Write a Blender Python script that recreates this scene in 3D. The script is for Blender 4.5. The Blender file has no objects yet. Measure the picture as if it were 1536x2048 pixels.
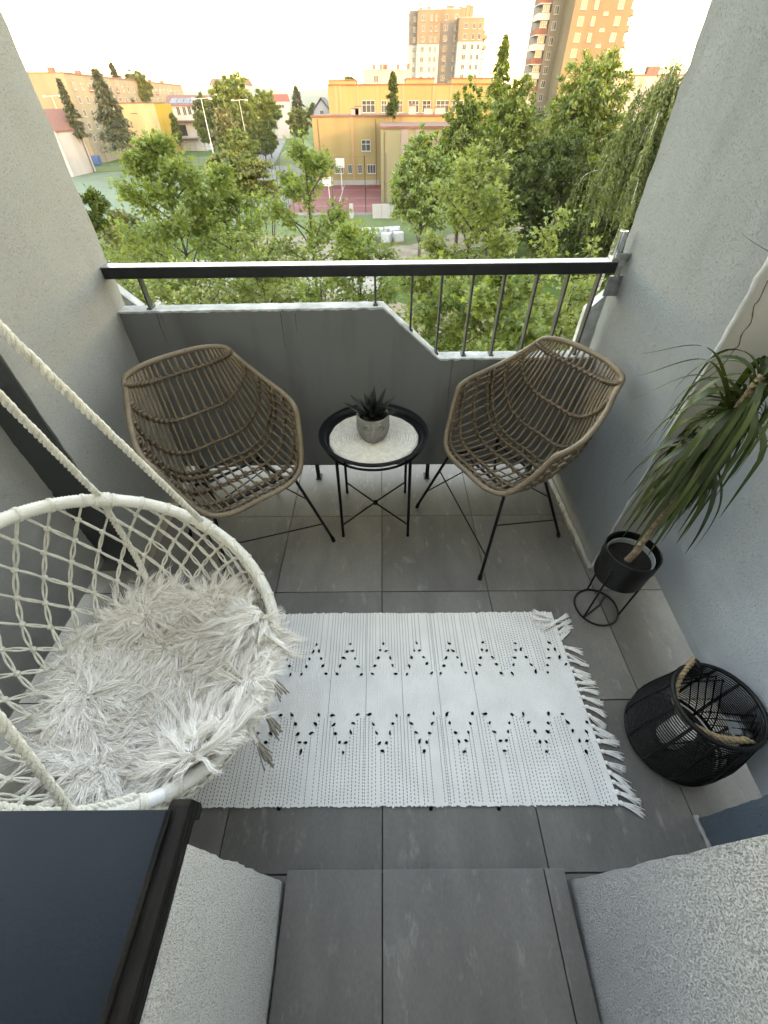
import bpy, bmesh, math, random
import numpy as np
from mathutils import Vector, Matrix

rad = math.radians
random.seed(7)
RNG = np.random.default_rng(11)
scene = bpy.context.scene
COL = scene.collection
GZ = -12.0                                   # street level; the balcony floor is z = 0

# ------------------------------------------------------------------ camera
FPX, PITCH, ROLL = 820.0, rad(44.95), rad(-0.387)
CAM = np.array([0.0, 0.0, 1.5])
_f = np.array([0, math.cos(PITCH), -math.sin(PITCH)])
_r = np.array([1.0, 0, 0])
_u = np.cross(_r, _f)
RIGHT = math.cos(ROLL) * _r + math.sin(ROLL) * _u
UP = math.cos(ROLL) * _u - math.sin(ROLL) * _r
FWD = _f
cd = bpy.data.cameras.new('camera')
cd.sensor_fit = 'HORIZONTAL'
cd.sensor_width = 36.0
cd.lens = 36.0 * FPX / 1536.0
cd.clip_start = 0.02
cd.clip_end = 9000.0
cam = bpy.data.objects.new('camera', cd)
COL.objects.link(cam)
cam.matrix_world = Matrix(((RIGHT[0], UP[0], -FWD[0], CAM[0]),
                           (RIGHT[1], UP[1], -FWD[1], CAM[1]),
                           (RIGHT[2], UP[2], -FWD[2], CAM[2]),
                           (0, 0, 0, 1)))
scene.camera = cam

# ------------------------------------------------------------------ world, sun, exposure
SUN_EL, SUN_AZ = rad(6.0), rad(30.0)         # low evening sun, behind the house and to the right
SUNV = Vector((math.sin(SUN_AZ) * math.cos(SUN_EL), -math.cos(SUN_AZ) * math.cos(SUN_EL), math.sin(SUN_EL)))
world = bpy.data.worlds.new('World')
scene.world = world
world.use_nodes = True
wn = world.node_tree
wn.nodes.clear()
w_out = wn.nodes.new('ShaderNodeOutputWorld')
w_bg = wn.nodes.new('ShaderNodeBackground')
w_sky = wn.nodes.new('ShaderNodeTexSky')
w_sky.sky_type = 'NISHITA'
w_sky.sun_disc = False
w_sky.sun_elevation = SUN_EL
w_sky.sun_rotation = math.atan2(SUNV.x, SUNV.y)
w_sky.air_density = 1.0
w_sky.dust_density = 0.4
w_sky.ozone_density = 1.0
w_bg.inputs['Strength'].default_value = 0.15
wn.links.new(w_sky.outputs[0], w_bg.inputs['Color'])
wn.links.new(w_bg.outputs[0], w_out.inputs['Surface'])
ld = bpy.data.lights.new('sun', 'SUN')
ld.energy = 0.15
ld.angle = rad(0.6)
ld.color = (1.0, 0.66, 0.42)
sun = bpy.data.objects.new('sun', ld)
COL.objects.link(sun)
sun.rotation_euler = (-SUNV).to_track_quat('-Z', 'Y').to_euler()
scene.view_settings.view_transform = 'Standard'
scene.view_settings.look = 'None'
scene.view_settings.gamma = 1.0
scene.view_settings.use_curve_mapping = False
scene.view_settings.exposure = 4.33
scene.view_settings.use_white_balance = True
scene.view_settings.white_balance_temperature = 9300
scene.view_settings.white_balance_tint = 24
scene.render.engine = 'CYCLES'
scene.cycles.max_bounces = 8
scene.cycles.diffuse_bounces = 5
scene.cycles.transparent_max_bounces = 8

# ------------------------------------------------------------------ placing by line of sight (a point at a given depth, height or side)
def ray(px, py):
    return RIGHT * ((px - 768) / FPX) + UP * (-(py - 1024) / FPX) + FWD
def atY(px, py, Y):
    d = ray(px, py); return CAM + d * (Y / d[1])
def atZ(px, py, z):
    d = ray(px, py); return CAM + d * ((z - CAM[2]) / d[2])
def gp(px, py, dz=0.0):
    return atZ(px, py, GZ + dz)

# ------------------------------------------------------------------ materials
MATS = {}
def nodes_of(name):
    m = bpy.data.materials.new(name); m.use_nodes = True
    nt = m.node_tree
    b = nt.nodes['Principled BSDF']
    return m, nt, b
def N(nt, kind, **kw):
    n = nt.nodes.new(kind)
    for k, v in kw.items():
        if hasattr(n, k) and not k[0].isupper():
            setattr(n, k, v)
    return n
def mat(name, c1, c2=None, scale=8.0, rough=0.7, bump=0.0, bscale=60.0, metal=0.0, spec=0.4, stretch=(1, 1, 1), rnd=0.0, detail=6.0):
    """plain procedural surface: two tones mixed by noise, fine relief, per-object tone shift"""
    if name in MATS: return MATS[name]
    m, nt, b = nodes_of(name)
    tc = N(nt, 'ShaderNodeTexCoord')
    mp = N(nt, 'ShaderNodeMapping'); mp.inputs['Scale'].default_value = stretch
    nt.links.new(tc.outputs['Object'], mp.inputs['Vector'])
    no = N(nt, 'ShaderNodeTexNoise'); no.inputs['Scale'].default_value = scale; no.inputs['Detail'].default_value = detail
    nt.links.new(mp.outputs[0], no.inputs['Vector'])
    mx = N(nt, 'ShaderNodeMixRGB')
    c2 = c2 or tuple(x * 0.8 for x in c1)
    mx.inputs[1].default_value = (*c1, 1); mx.inputs[2].default_value = (*c2, 1)
    rp = N(nt, 'ShaderNodeValToRGB'); rp.color_ramp.elements[0].position = 0.35; rp.color_ramp.elements[1].position = 0.65
    nt.links.new(no.outputs[0], rp.inputs[0]); nt.links.new(rp.outputs[0], mx.inputs[0])
    src = mx.outputs[0]
    if rnd:
        oi = N(nt, 'ShaderNodeObjectInfo')
        hs = N(nt, 'ShaderNodeHueSaturation')
        mr = N(nt, 'ShaderNodeMapRange'); mr.inputs[3].default_value = 1 - rnd; mr.inputs[4].default_value = 1 + rnd
        nt.links.new(oi.outputs['Random'], mr.inputs[0]); nt.links.new(mr.outputs[0], hs.inputs['Value'])
        nt.links.new(src, hs.inputs['Color']); src = hs.outputs[0]
    nt.links.new(src, b.inputs['Base Color'])
    b.inputs['Roughness'].default_value = rough
    b.inputs['Metallic'].default_value = metal
    b.inputs['Specular IOR Level'].default_value = spec
    if bump:
        n2 = N(nt, 'ShaderNodeTexNoise'); n2.inputs['Scale'].default_value = bscale; n2.inputs['Detail'].default_value = 5
        nt.links.new(mp.outputs[0], n2.inputs['Vector'])
        bp = N(nt, 'ShaderNodeBump'); bp.inputs['Strength'].default_value = bump; bp.inputs['Distance'].default_value = 0.01
        nt.links.new(n2.outputs[0], bp.inputs['Height']); nt.links.new(bp.outputs[0], b.inputs['Normal'])
    MATS[name] = m
    return m

def plaster(name, c, pit, grain, depth, pits=0.5, stain=0.25, stain_col=(0.16, 0.16, 0.15), soft=0.12):
    """trowelled render: grainy relief, dark pits, faint weather stains running down"""
    m, nt, b = nodes_of(name)
    L = nt.links.new
    tc = N(nt, 'ShaderNodeTexCoord')
    ng = N(nt, 'ShaderNodeTexNoise'); ng.inputs['Scale'].default_value = grain; ng.inputs['Detail'].default_value = 4; ng.inputs['Roughness'].default_value = 0.6
    L(tc.outputs['Object'], ng.inputs['Vector'])
    npt = N(nt, 'ShaderNodeTexNoise'); npt.inputs['Scale'].default_value = grain * 0.75; npt.inputs['Detail'].default_value = 4; npt.inputs['Roughness'].default_value = 0.6
    mp = N(nt, 'ShaderNodeMapping'); mp.inputs['Scale'].default_value = (1, 1, 0.55); mp.inputs['Location'].default_value = (3, 7, 1)
    L(tc.outputs['Object'], mp.inputs['Vector']); L(mp.outputs[0], npt.inputs['Vector'])
    rp = N(nt, 'ShaderNodeValToRGB')
    rp.color_ramp.elements[0].position = pits; rp.color_ramp.elements[0].color = (0, 0, 0, 1)
    rp.color_ramp.elements[1].position = pits + soft; rp.color_ramp.elements[1].color = (1, 1, 1, 1)
    L(npt.outputs[0], rp.inputs[0])
    base = N(nt, 'ShaderNodeMixRGB'); base.inputs[1].default_value = (*c, 1); base.inputs[2].default_value = (*pit, 1)
    L(rp.outputs[0], base.inputs[0])
    ns = N(nt, 'ShaderNodeTexNoise'); ns.inputs['Scale'].default_value = 2.2; ns.inputs['Detail'].default_value = 6
    m2 = N(nt, 'ShaderNodeMapping'); m2.inputs['Scale'].default_value = (3.0, 3.0, 0.7)
    L(tc.outputs['Object'], m2.inputs['Vector']); L(m2.outputs[0], ns.inputs['Vector'])
    r2 = N(nt, 'ShaderNodeValToRGB'); r2.color_ramp.elements[0].position = 0.5; r2.color_ramp.elements[1].position = 0.8
    L(ns.outputs[0], r2.inputs[0])
    ml = N(nt, 'ShaderNodeMath'); ml.operation = 'MULTIPLY'; ml.inputs[1].default_value = stain
    L(r2.outputs[0], ml.inputs[0])
    st = N(nt, 'ShaderNodeMixRGB'); st.inputs[2].default_value = (*stain_col, 1)
    L(base.outputs[0], st.inputs[1]); L(ml.outputs[0], st.inputs[0])
    L(st.outputs[0], b.inputs['Base Color'])
    b.inputs['Roughness'].default_value = 0.92; b.inputs['Specular IOR Level'].default_value = 0.2
    sub = N(nt, 'ShaderNodeMath'); sub.operation = 'SUBTRACT'
    L(ng.outputs[0], sub.inputs[0]); L(rp.outputs[0], sub.inputs[1])
    bp = N(nt, 'ShaderNodeBump'); bp.inputs['Strength'].default_value = depth; bp.inputs['Distance'].default_value = 0.004
    L(sub.outputs[0], bp.inputs['Height']); L(bp.outputs[0], b.inputs['Normal'])
    MATS[name] = m
    return m

def leaf_mat(name, ramp, trans=0.35, gloss=0.08):
    """leaf blades: tone from a per-leaf attribute, some light passing through"""
    m = bpy.data.materials.new(name); m.use_nodes = True
    nt = m.node_tree; nt.nodes.clear(); L = nt.links.new
    out = N(nt, 'ShaderNodeOutputMaterial')
    at = N(nt, 'ShaderNodeAttribute'); at.attribute_name = 'tone'
    rp = N(nt, 'ShaderNodeValToRGB')
    e = rp.color_ramp.elements
    for i, (p, c) in enumerate(ramp):
        el = e[i] if i < 2 else e.new(p)
        el.position = p; el.color = (*c, 1)
    L(at.outputs['Fac'], rp.inputs[0])
    d = N(nt, 'ShaderNodeBsdfDiffuse'); t = N(nt, 'ShaderNodeBsdfTranslucent'); g = N(nt, 'ShaderNodeBsdfGlossy')
    g.inputs['Roughness'].default_value = 0.45; g.inputs['Color'].default_value = (0.8, 0.85, 0.8, 1)
    hs = N(nt, 'ShaderNodeHueSaturation'); hs.inputs['Hue'].default_value = 0.485; hs.inputs['Saturation'].default_value = 1.15; hs.inputs['Value'].default_value = 1.25
    L(rp.outputs[0], d.inputs[0]); L(rp.outputs[0], hs.inputs['Color']); L(hs.outputs[0], t.inputs[0])
    m1 = N(nt, 'ShaderNodeMixShader'); m1.inputs[0].default_value = trans
    L(d.outputs[0], m1.inputs[1]); L(t.outputs[0], m1.inputs[2])
    m2 = N(nt, 'ShaderNodeMixShader'); m2.inputs[0].default_value = gloss
    L(m1.outputs[0], m2.inputs[1]); L(g.outputs[0], m2.inputs[2]); L(m2.outputs[0], out.inputs[0])
    MATS[name] = m
    return m

# ------------------------------------------------------------------ mesh helpers
def link(o, parent=None):
    COL.objects.link(o)
    if parent is not None: o.parent = parent
    return o
def tag(o, label=None, cat=None, group=None, kind=None):
    if label: o['label'] = label
    if cat: o['category'] = cat
    if group: o['group'] = group
    if kind: o['kind'] = kind
    return o
def empty(name, loc=(0, 0, 0), rz=0.0, label=None, cat=None, group=None, kind=None):
    o = bpy.data.objects.new(name, None)
    o.empty_display_size = 0.1
    o.location = loc; o.rotation_euler = (0, 0, rz)
    link(o)
    return tag(o, label, cat, group, kind)
def fast_mesh(name, V, F):
    """V (n,3), F (m,k) same-size polygons"""
    V = np.asarray(V, np.float32); F = np.asarray(F, np.int32)
    me = bpy.data.meshes.new(name)
    me.vertices.add(len(V)); me.vertices.foreach_set('co', V.ravel())
    m, k = F.shape
    me.loops.add(m * k); me.loops.foreach_set('vertex_index', F.ravel())
    me.polygons.add(m)
    me.polygons.foreach_set('loop_start', np.arange(0, m * k, k, dtype=np.int32))
    me.polygons.foreach_set('loop_total', np.full(m, k, np.int32))
    me.update(calc_edges=True)
    return me
class MB:
    def __init__(s): s.v = []; s.f = []; s.mi = []; s.n = 0; s.cur = 0
    def raw(s, v, f):
        for a in v: s.v.append(tuple(float(q) for q in a))
        for q in f:
            s.f.append(tuple(int(i) + s.n for i in q)); s.mi.append(s.cur)
        s.n = len(s.v); return s
    def box(s, a, b):
        x0, y0, z0 = a; x1, y1, z1 = b
        return s.raw([(x0, y0, z0), (x1, y0, z0), (x1, y1, z0), (x0, y1, z0), (x0, y0, z1), (x1, y0, z1), (x1, y1, z1), (x0, y1, z1)],
                     [(0, 3, 2, 1), (4, 5, 6, 7), (0, 1, 5, 4), (1, 2, 6, 5), (2, 3, 7, 6), (3, 0, 4, 7)])
    def prism(s, prof, a, b, axis='y'):
        """2-D outline (counter-clockwise) pushed from a to b along an axis"""
        n = len(prof); v = []
        for t in (a, b):
            for p, q in prof:
                v.append((p, t, q) if axis == 'y' else ((t, p, q) if axis == 'x' else (p, q, t)))
        f = [tuple(range(n)), tuple(range(2 * n - 1, n - 1, -1))]
        for i in range(n):
            j = (i + 1) % n; f.append((i, i + n, j + n, j))
        return s.raw(v, f)
    def tube(s, P, r, n=8, closed=False, caps=True):
        P = np.asarray(P, float); m = len(P)
        r = np.broadcast_to(np.asarray(r, float), (m,))
        T = np.roll(P, -1, 0) - np.roll(P, 1, 0)
        if not closed: T[0] = P[1] - P[0]; T[-1] = P[-1] - P[-2]
        T /= np.linalg.norm(T, axis=1)[:, None] + 1e-12
        a = np.array([0, 0, 1.0]) if abs(T[0][2]) < 0.9 else np.array([1.0, 0, 0])
        u = a - T[0] * a.dot(T[0]); u /= np.linalg.norm(u)
        ang = np.arange(n) * 2 * np.pi / n
        V = np.empty((m, n, 3))
        for i in range(m):
            u = u - T[i] * u.dot(T[i]); u /= np.linalg.norm(u) + 1e-12
            w = np.cross(T[i], u)
            V[i] = P[i] + r[i] * (np.cos(ang)[:, None] * u + np.sin(ang)[:, None] * w)
        f = []
        for i in range(m if closed else m - 1):
            i2 = (i + 1) % m
            for k in range(n):
                k2 = (k + 1) % n
                f.append((i * n + k, i * n + k2, i2 * n + k2, i2 * n + k))
        if caps and not closed:
            f.append(tuple(range(n - 1, -1, -1))); f.append(tuple((m - 1) * n + k for k in range(n)))
        return s.raw(V.reshape(-1, 3), f)
    def lathe(s, prof, n=40, c=(0, 0), wrap=False):
        """profile (r, z) turned round a vertical axis at c"""
        m = len(prof); v = []
        for r_, z_ in prof:
            for k in range(n):
                a = 2 * math.pi * k / n
                v.append((c[0] + r_ * math.cos(a), c[1] + r_ * math.sin(a), z_))
        f = []
        for i in range(m if wrap else m - 1):
            i2 = (i + 1) % m
            for k in range(n):
                k2 = (k + 1) % n
                f.append((i * n + k, i * n + k2, i2 * n + k2, i2 * n + k))
        return s.raw(v, f)
    def grid(s, G):
        G = np.asarray(G, float); a, b = G.shape[:2]
        return s.raw(G.reshape(-1, 3), [(i * b + j, i * b + j + 1, (i + 1) * b + j + 1, (i + 1) * b + j) for i in range(a - 1) for j in range(b - 1)])
    def ball(s, c, r, n=6, sq=(1, 1, 1)):
        prof = [(max(1e-4, math.sin(math.pi * i / n)), -math.cos(math.pi * i / n)) for i in range(n + 1)]
        v = []; k_ = n + 2
        for pr, pz in prof:
            for k in range(k_):
                a = 2 * math.pi * k / k_
                v.append((c[0] + r * sq[0] * pr * math.cos(a), c[1] + r * sq[1] * pr * math.sin(a), c[2] + r * sq[2] * pz))
        f = [(i * k_ + k, i * k_ + (k + 1) % k_, (i + 1) * k_ + (k + 1) % k_, (i + 1) * k_ + k) for i in range(n) for k in range(k_)]
        return s.raw(v, f)
    def mesh(s, name, mats, smooth=True):
        me = bpy.data.meshes.new(name)
        me.from_pydata(s.v, [], s.f)
        for m in (mats if isinstance(mats, (list, tuple)) else [mats]): me.materials.append(m)
        if len(me.materials) > 1: me.polygons.foreach_set('material_index', s.mi)
        if smooth:
            me.polygons.foreach_set('use_smooth', [True] * len(me.polygons))
        me.update()
        return me
    def build(s, name, mats, parent=None, smooth=True, bevel=0.0, auto=True):
        me = s.mesh(name, mats, smooth)
        o = bpy.data.objects.new(name, me)
        link(o, parent)
        if smooth and auto:
            me.set_sharp_from_angle(angle=rad(40))
        if bevel:
            md = o.modifiers.new('bevel', 'BEVEL'); md.width = bevel; md.segments = 2; md.limit_method = 'ANGLE'
        return o
def inst(name, me, parent=None, loc=(0, 0, 0), rot=(0, 0, 0), scale=(1, 1, 1)):
    o = bpy.data.objects.new(name, me)
    o.location = loc; o.rotation_euler = rot; o.scale = scale
    return link(o, parent)
def copy_tree(o, parent=None):
    c = o.copy(); COL.objects.link(c); c.parent = parent
    for ch in list(o.children):
        if ch.name.endswith('~'): continue
        copy_tree(ch, c)
    return c
def spline(P, n):
    """Catmull-Rom through the points"""
    P = np.asarray(P, float); k = len(P)
    Q = np.vstack([2 * P[0] - P[1], P, 2 * P[-1] - P[-2]])
    t = np.linspace(0, k - 1 - 1e-9, n); i = t.astype(int); f = (t - i)[:, None]
    a, b, c, d = Q[i], Q[i + 1], Q[i + 2], Q[i + 3]
    return 0.5 * (2 * b + (c - a) * f + (2 * a - 5 * b + 4 * c - d) * f ** 2 + (3 * b - a - 3 * c + d) * f ** 3)
def twisted(mb, P, r, pitch, strands=3, n=5, res=9):
    """rope of helical strands along a path"""
    P = np.asarray(P, float)
    d = np.linalg.norm(np.diff(P, axis=0), axis=1); s = np.r_[0, np.cumsum(d)]
    m = max(12, int(s[-1] / pitch * res)); tt = np.linspace(0, s[-1], m)
    Q = np.stack([np.interp(tt, s, P[:, k]) for k in range(3)], 1)
    T = np.gradient(Q, axis=0); T /= np.linalg.norm(T, axis=1)[:, None]
    a = np.array([0.3, 0.2, 0.93]); u = np.cross(T, a); u /= np.linalg.norm(u, axis=1)[:, None]; w = np.cross(T, u)
    for k in range(strands):
        ph = 2 * np.pi * (tt / pitch + k / strands)
        mb.tube(Q + r * 0.55 * (np.cos(ph)[:, None] * u + np.sin(ph)[:, None] * w), r * 0.58, n)
    return mb

# ------------------------------------------------------------------ shared materials
M_PLL = plaster('warm_grey_render', (0.34, 0.336, 0.315), (0.15, 0.147, 0.138), 460, 0.7, 0.56, 0.35, (0.16, 0.16, 0.15), 0.22)
M_PLR = plaster('blue_grey_render', (0.225, 0.247, 0.262), (0.165, 0.182, 0.194), 420, 1.0, 0.55, 0.35, (0.12, 0.13, 0.14), 0.30)
M_PLS = plaster('side_panel_render', (0.46, 0.50, 0.535), (0.36, 0.39, 0.415), 420, 0.8, 0.55, 0.3, (0.26, 0.29, 0.31), 0.30)
M_PLP = plaster('parapet_render', (0.145, 0.15, 0.155), (0.095, 0.099, 0.103), 360, 0.6, 0.55, 0.6, (0.07, 0.07, 0.07), 0.3)
M_PLJ = plaster('coarse_jamb_render', (0.84, 0.83, 0.80), (0.52, 0.50, 0.465), 560, 1.2, 0.52, 0.25, (0.55, 0.52, 0.47), 0.30)
M_PLJR = plaster('coarse_jamb_render_cool', (0.70, 0.70, 0.70), (0.36, 0.36, 0.36), 520, 1.3, 0.49, 0.30, (0.42, 0.43, 0.46), 0.30)
M_PLW = plaster('pale_reveal_render', (0.36, 0.345, 0.315), (0.24, 0.23, 0.21), 300, 0.3, 0.68, 0.3)
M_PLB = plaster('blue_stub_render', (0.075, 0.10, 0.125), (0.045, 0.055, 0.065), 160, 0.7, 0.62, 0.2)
M_WHITE = mat('white_parapet_cap', (0.48, 0.50, 0.52), (0.30, 0.31, 0.31), 14, 0.8, 0.5, 70)
M_CONC = mat('bare_concrete', (0.33, 0.33, 0.32), (0.24, 0.24, 0.23), 6, 0.9, 0.4, 50)
M_BLACKM = mat('black_metal', (0.003, 0.003, 0.0035), (0.005, 0.005, 0.0055), 20, 0.5, 0.0, spec=0.25)
M_RAIL = mat('dark_rail_paint', (0.008, 0.009, 0.011), (0.013, 0.014, 0.016), 9, 0.5, 0.1, 60, spec=0.3)
M_BAR = mat('grey_bar_paint', (0.055, 0.058, 0.062), (0.03, 0.032, 0.035), 12, 0.55, 0.2, 80)
M_GALV = mat('galvanised_steel', (0.45, 0.47, 0.48), (0.30, 0.31, 0.31), 30, 0.42, 0.1, 80, metal=0.9)
M_CHROME = mat('bright_tube', (0.75, 0.76, 0.77), (0.6, 0.61, 0.62), 6, 0.18, 0, metal=1.0)
M_GROUT = mat('grout', (0.035, 0.035, 0.034), (0.06, 0.058, 0.055), 30, 0.95)

def tile_mat():
    m, nt, b = nodes_of('stone_look_tile'); L = nt.links.new
    tc = N(nt, 'ShaderNodeTexCoord'); oi = N(nt, 'ShaderNodeObjectInfo')
    ad = N(nt, 'ShaderNodeVectorMath'); ad.operation = 'ADD'
    sc = N(nt, 'ShaderNodeVectorMath'); sc.operation = 'SCALE'; sc.inputs['Scale'].default_value = 31.0
    cb = N(nt, 'ShaderNodeCombineXYZ')
    for k in range(3): L(oi.outputs['Random'], cb.inputs[k])
    L(cb.outputs[0], sc.inputs[0]); L(sc.outputs[0], ad.inputs[1]); L(tc.outputs['Object'], ad.inputs[0])
    mp = N(nt, 'ShaderNodeMapping'); mp.inputs['Scale'].default_value = (1.0, 0.38, 1)
    L(ad.outputs[0], mp.inputs['Vector'])
    n1 = N(nt, 'ShaderNodeTexNoise'); n1.inputs['Scale'].default_value = 4.5; n1.inputs['Detail'].default_value = 8; n1.inputs['Roughness'].default_value = 0.62
    n2 = N(nt, 'ShaderNodeTexNoise'); n2.inputs['Scale'].default_value = 26; n2.inputs['Detail'].default_value = 7; n2.inputs['Roughness'].default_value = 0.7
    n3 = N(nt, 'ShaderNodeTexNoise'); n3.inputs['Scale'].default_value = 240; n3.inputs['Detail'].default_value = 3
    for n in (n1, n2, n3): L(mp.outputs[0], n.inputs['Vector'])
    r1 = N(nt, 'ShaderNodeValToRGB'); e = r1.color_ramp.elements
    e[0].position = 0.30; e[0].color = (0.085, 0.080, 0.072, 1); e[1].position = 0.72; e[1].color = (0.168, 0.158, 0.144, 1)
    L(n1.outputs[0], r1.inputs[0])
    r2 = N(nt, 'ShaderNodeValToRGB'); e = r2.color_ramp.elements
    e[0].position = 0.57; e[0].color = (0, 0, 0, 1); e[1].position = 0.78; e[1].color = (0.6, 0.6, 0.6, 1)
    L(n2.outputs[0], r2.inputs[0])
    m1 = N(nt, 'ShaderNodeMixRGB'); m1.inputs[2].default_value = (0.33, 0.315, 0.29, 1)
    L(r2.outputs[0], m1.inputs[0]); L(r1.outputs[0], m1.inputs[1])
    m2 = N(nt, 'ShaderNodeMixRGB'); m2.blend_type = 'OVERLAY'; m2.inputs[0].default_value = 0.25
    L(m1.outputs[0], m2.inputs[1]); L(n3.outputs[0], m2.inputs[2])
    hs = N(nt, 'ShaderNodeHueSaturation'); mr = N(nt, 'ShaderNodeMapRange'); mr.inputs[3].default_value = 0.9; mr.inputs[4].default_value = 1.1
    L(oi.outputs['Random'], mr.inputs[0]); L(mr.outputs[0], hs.inputs['Value']); L(m2.outputs[0], hs.inputs['Color'])
    L(hs.outputs[0], b.inputs['Base Color'])
    rr = N(nt, 'ShaderNodeMapRange'); rr.inputs[3].default_value = 0.42; rr.inputs[4].default_value = 0.62
    L(n2.outputs[0], rr.inputs[0]); L(rr.outputs[0], b.inputs['Roughness'])
    bp = N(nt, 'ShaderNodeBump'); bp.inputs['Strength'].default_value = 0.12; bp.inputs['Distance'].default_value = 0.003
    L(n2.outputs[0], bp.inputs['Height']); L(bp.outputs[0], b.inputs['Normal'])
    MATS['tile'] = m
    return m
M_TILE = tile_mat()

# ------------------------------------------------------------------ the balcony: floor tiles
TX0, TY0, TS, GAP = -0.011, 1.474, 0.460, 0.0035
floor = MB().box((-1.42, -0.30, -0.16), (1.36, 1.99, -0.006)).build('floor', M_GROUT)
tag(floor, kind='structure')
FX0, FX1, FY0, FY1 = -1.405, 1.345, 0.02, 1.975
for i in range(-4, 4):
    for j in range(-4, 2):
        x0 = max(TX0 + i * TS, FX0); x1 = min(TX0 + (i + 1) * TS, FX1)
        y0 = max(TY0 + (j - 1) * TS, FY0); y1 = min(TY0 + j * TS, FY1)
        if x1 - x0 < 0.02 or y1 - y0 < 0.02: continue
        cx, cy = (x0 + x1) / 2, (y0 + y1) / 2; hx, hy = (x1 - x0 - GAP) / 2, (y1 - y0 - GAP) / 2
        t = MB().box((-hx, -hy, -0.012), (hx, hy, 0)).build('tile', M_TILE, floor, smooth=False, bevel=0.0012)
        t.location = (cx, cy, RNG.uniform(-0.0006, 0.0006))

# step in the doorway, three tiles on a bed
step = MB().box((-0.262, -0.30, 0.0), (0.470, 0.094, 0.046)).build('door_step', M_GROUT)
tag(step, 'low tiled doorstep between the two rough plaster jambs', 'doorstep')
for x0, x1 in ((-0.265, TX0), (TX0, 0.418), (0.418, 0.473)):
    t = MB().box((x0 + 0.0015, -0.30, 0.046), (x1 - 0.0015, 0.100, 0.058)).build('tile', M_TILE, step, smooth=False, bevel=0.0015)
trim = MB().box((-0.265, 0.0945, 0.004), (0.473, 0.0995, 0.0455)).build('riser_tile', M_TILE, step, smooth=False)

# ------------------------------------------------------------------ the house: pillars, side panels, jambs, ceiling, the block behind
house = empty('apartment_building', (0, 0, 0), 0, 'grey rendered apartment house whose balcony walls and pillars frame the view', 'building')
def jag(P, amp, n):
    """slightly uneven vertical arris between two heights"""
    out = []
    for k in range(n + 1):
        t = k / n
        out.append((P[0] + RNG.normal(0, amp), P[1] + RNG.normal(0, amp), t))
    return out
def rough_wall(name, quad, z0, z1, m, nz=60, nh=14, amp=0.0018, parent=house):
    """closed wall of a plan outline with an uneven surface"""
    mb = MB(); pts = []
    q = list(quad)
    for a, b in zip(q, q[1:] + q[:1]):
        L_ = math.hypot(b[0] - a[0], b[1] - a[1]); k = max(1, int(L_ / 0.05))
        for t in range(k): pts.append((a[0] + (b[0] - a[0]) * t / k, a[1] + (b[1] - a[1]) * t / k))
    n = len(pts); V = np.zeros((nz + 1, n, 3))
    for i in range(nz + 1):
        for k, p in enumerate(pts): V[i, k] = (p[0], p[1], z0 + (z1 - z0) * i / nz)
    V[1:-1, :, :2] += RNG.normal(0, amp, (nz - 1, n, 2))
    f = [(i * n + k, i * n + (k + 1) % n, (i + 1) * n + (k + 1) % n, (i + 1) * n + k) for i in range(nz) for k in range(n)]
    f += [tuple(range(n - 1, -1, -1)), tuple(nz * n + k for k in range(n))]
    mb.raw(V.reshape(-1, 3), f)
    return mb.build(name, m, parent)
CE = 2.70
tag(rough_wall('pillar', [(-1.42, 1.142), (-1.083, 1.142), (-1.089, 1.856), (-1.42, 1.856)], 0.0, CE, M_PLL), 'warm grey pitted plaster pillar')
tag(rough_wall('pillar', [(0.938, 1.135), (1.37, 1.135), (1.37, 1.856), (0.944, 1.856)], 0.0, CE, M_PLR), 'blue grey plaster pillar behind the right chair')
# paler face of the right pillar towards the door, with its crack
pf = rough_wall('pillar_face', [(0.9405, 1.128), (1.30, 1.128), (1.30, 1.1345), (0.9405, 1.1345)], 0.0, CE - 0.002, M_PLW, amp=0.0005)
rough_wall('pillar_face', [(-1.40, 1.136), (-1.0855, 1.136), (-1.0855, 1.1415), (-1.40, 1.1415)], 0.0, CE - 0.002, plaster('dark_face_render', (0.060, 0.064, 0.067), (0.04, 0.043, 0.045), 420, 0.6, 0.58, 0.3, (0.035, 0.035, 0.035), 0.3), amp=0.0005)  # left pillar face towards the door, darker than the pillar's other sides
arris = MB()
P = np.array([(0.9365 + RNG.normal(0, 0.001), 1.1305 + RNG.normal(0, 0.001), z) for z in np.linspace(0.002, CE - 0.003, 90)])
arris.tube(P, RNG.uniform(0.0035, 0.0075, 90), 6)
arris.build('arris', M_WHITE, house)
ck = []
for (x, y) in ((1536, 560), (1518, 600), (1508, 612), (1502, 645), (1484, 668), (1478, 690), (1468, 700), (1450, 725), (1430, 745), (1412, 757)):
    ck.append(atY(x, y, 1.1275))
MB().tube(spline(ck, 40), RNG.uniform(0.0008, 0.0019, 40), 4).build('crack', M_GROUT, house)
# side panels hung clear of the floor, light comes in under them
tag(rough_wall('side_panel', [(-1.27, 0.10), (-1.235, 0.10), (-1.235, 1.139), (-1.27, 1.139)], 0.075, 1.06, M_PLL), 'dark grey left side panel')
tag(rough_wall('side_panel', [(1.057, 0.216), (1.097, 0.216), (1.166, 1.124), (1.125, 1.124)], 0.112, 1.10, M_PLS), 'blue grey right side panel')
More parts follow.
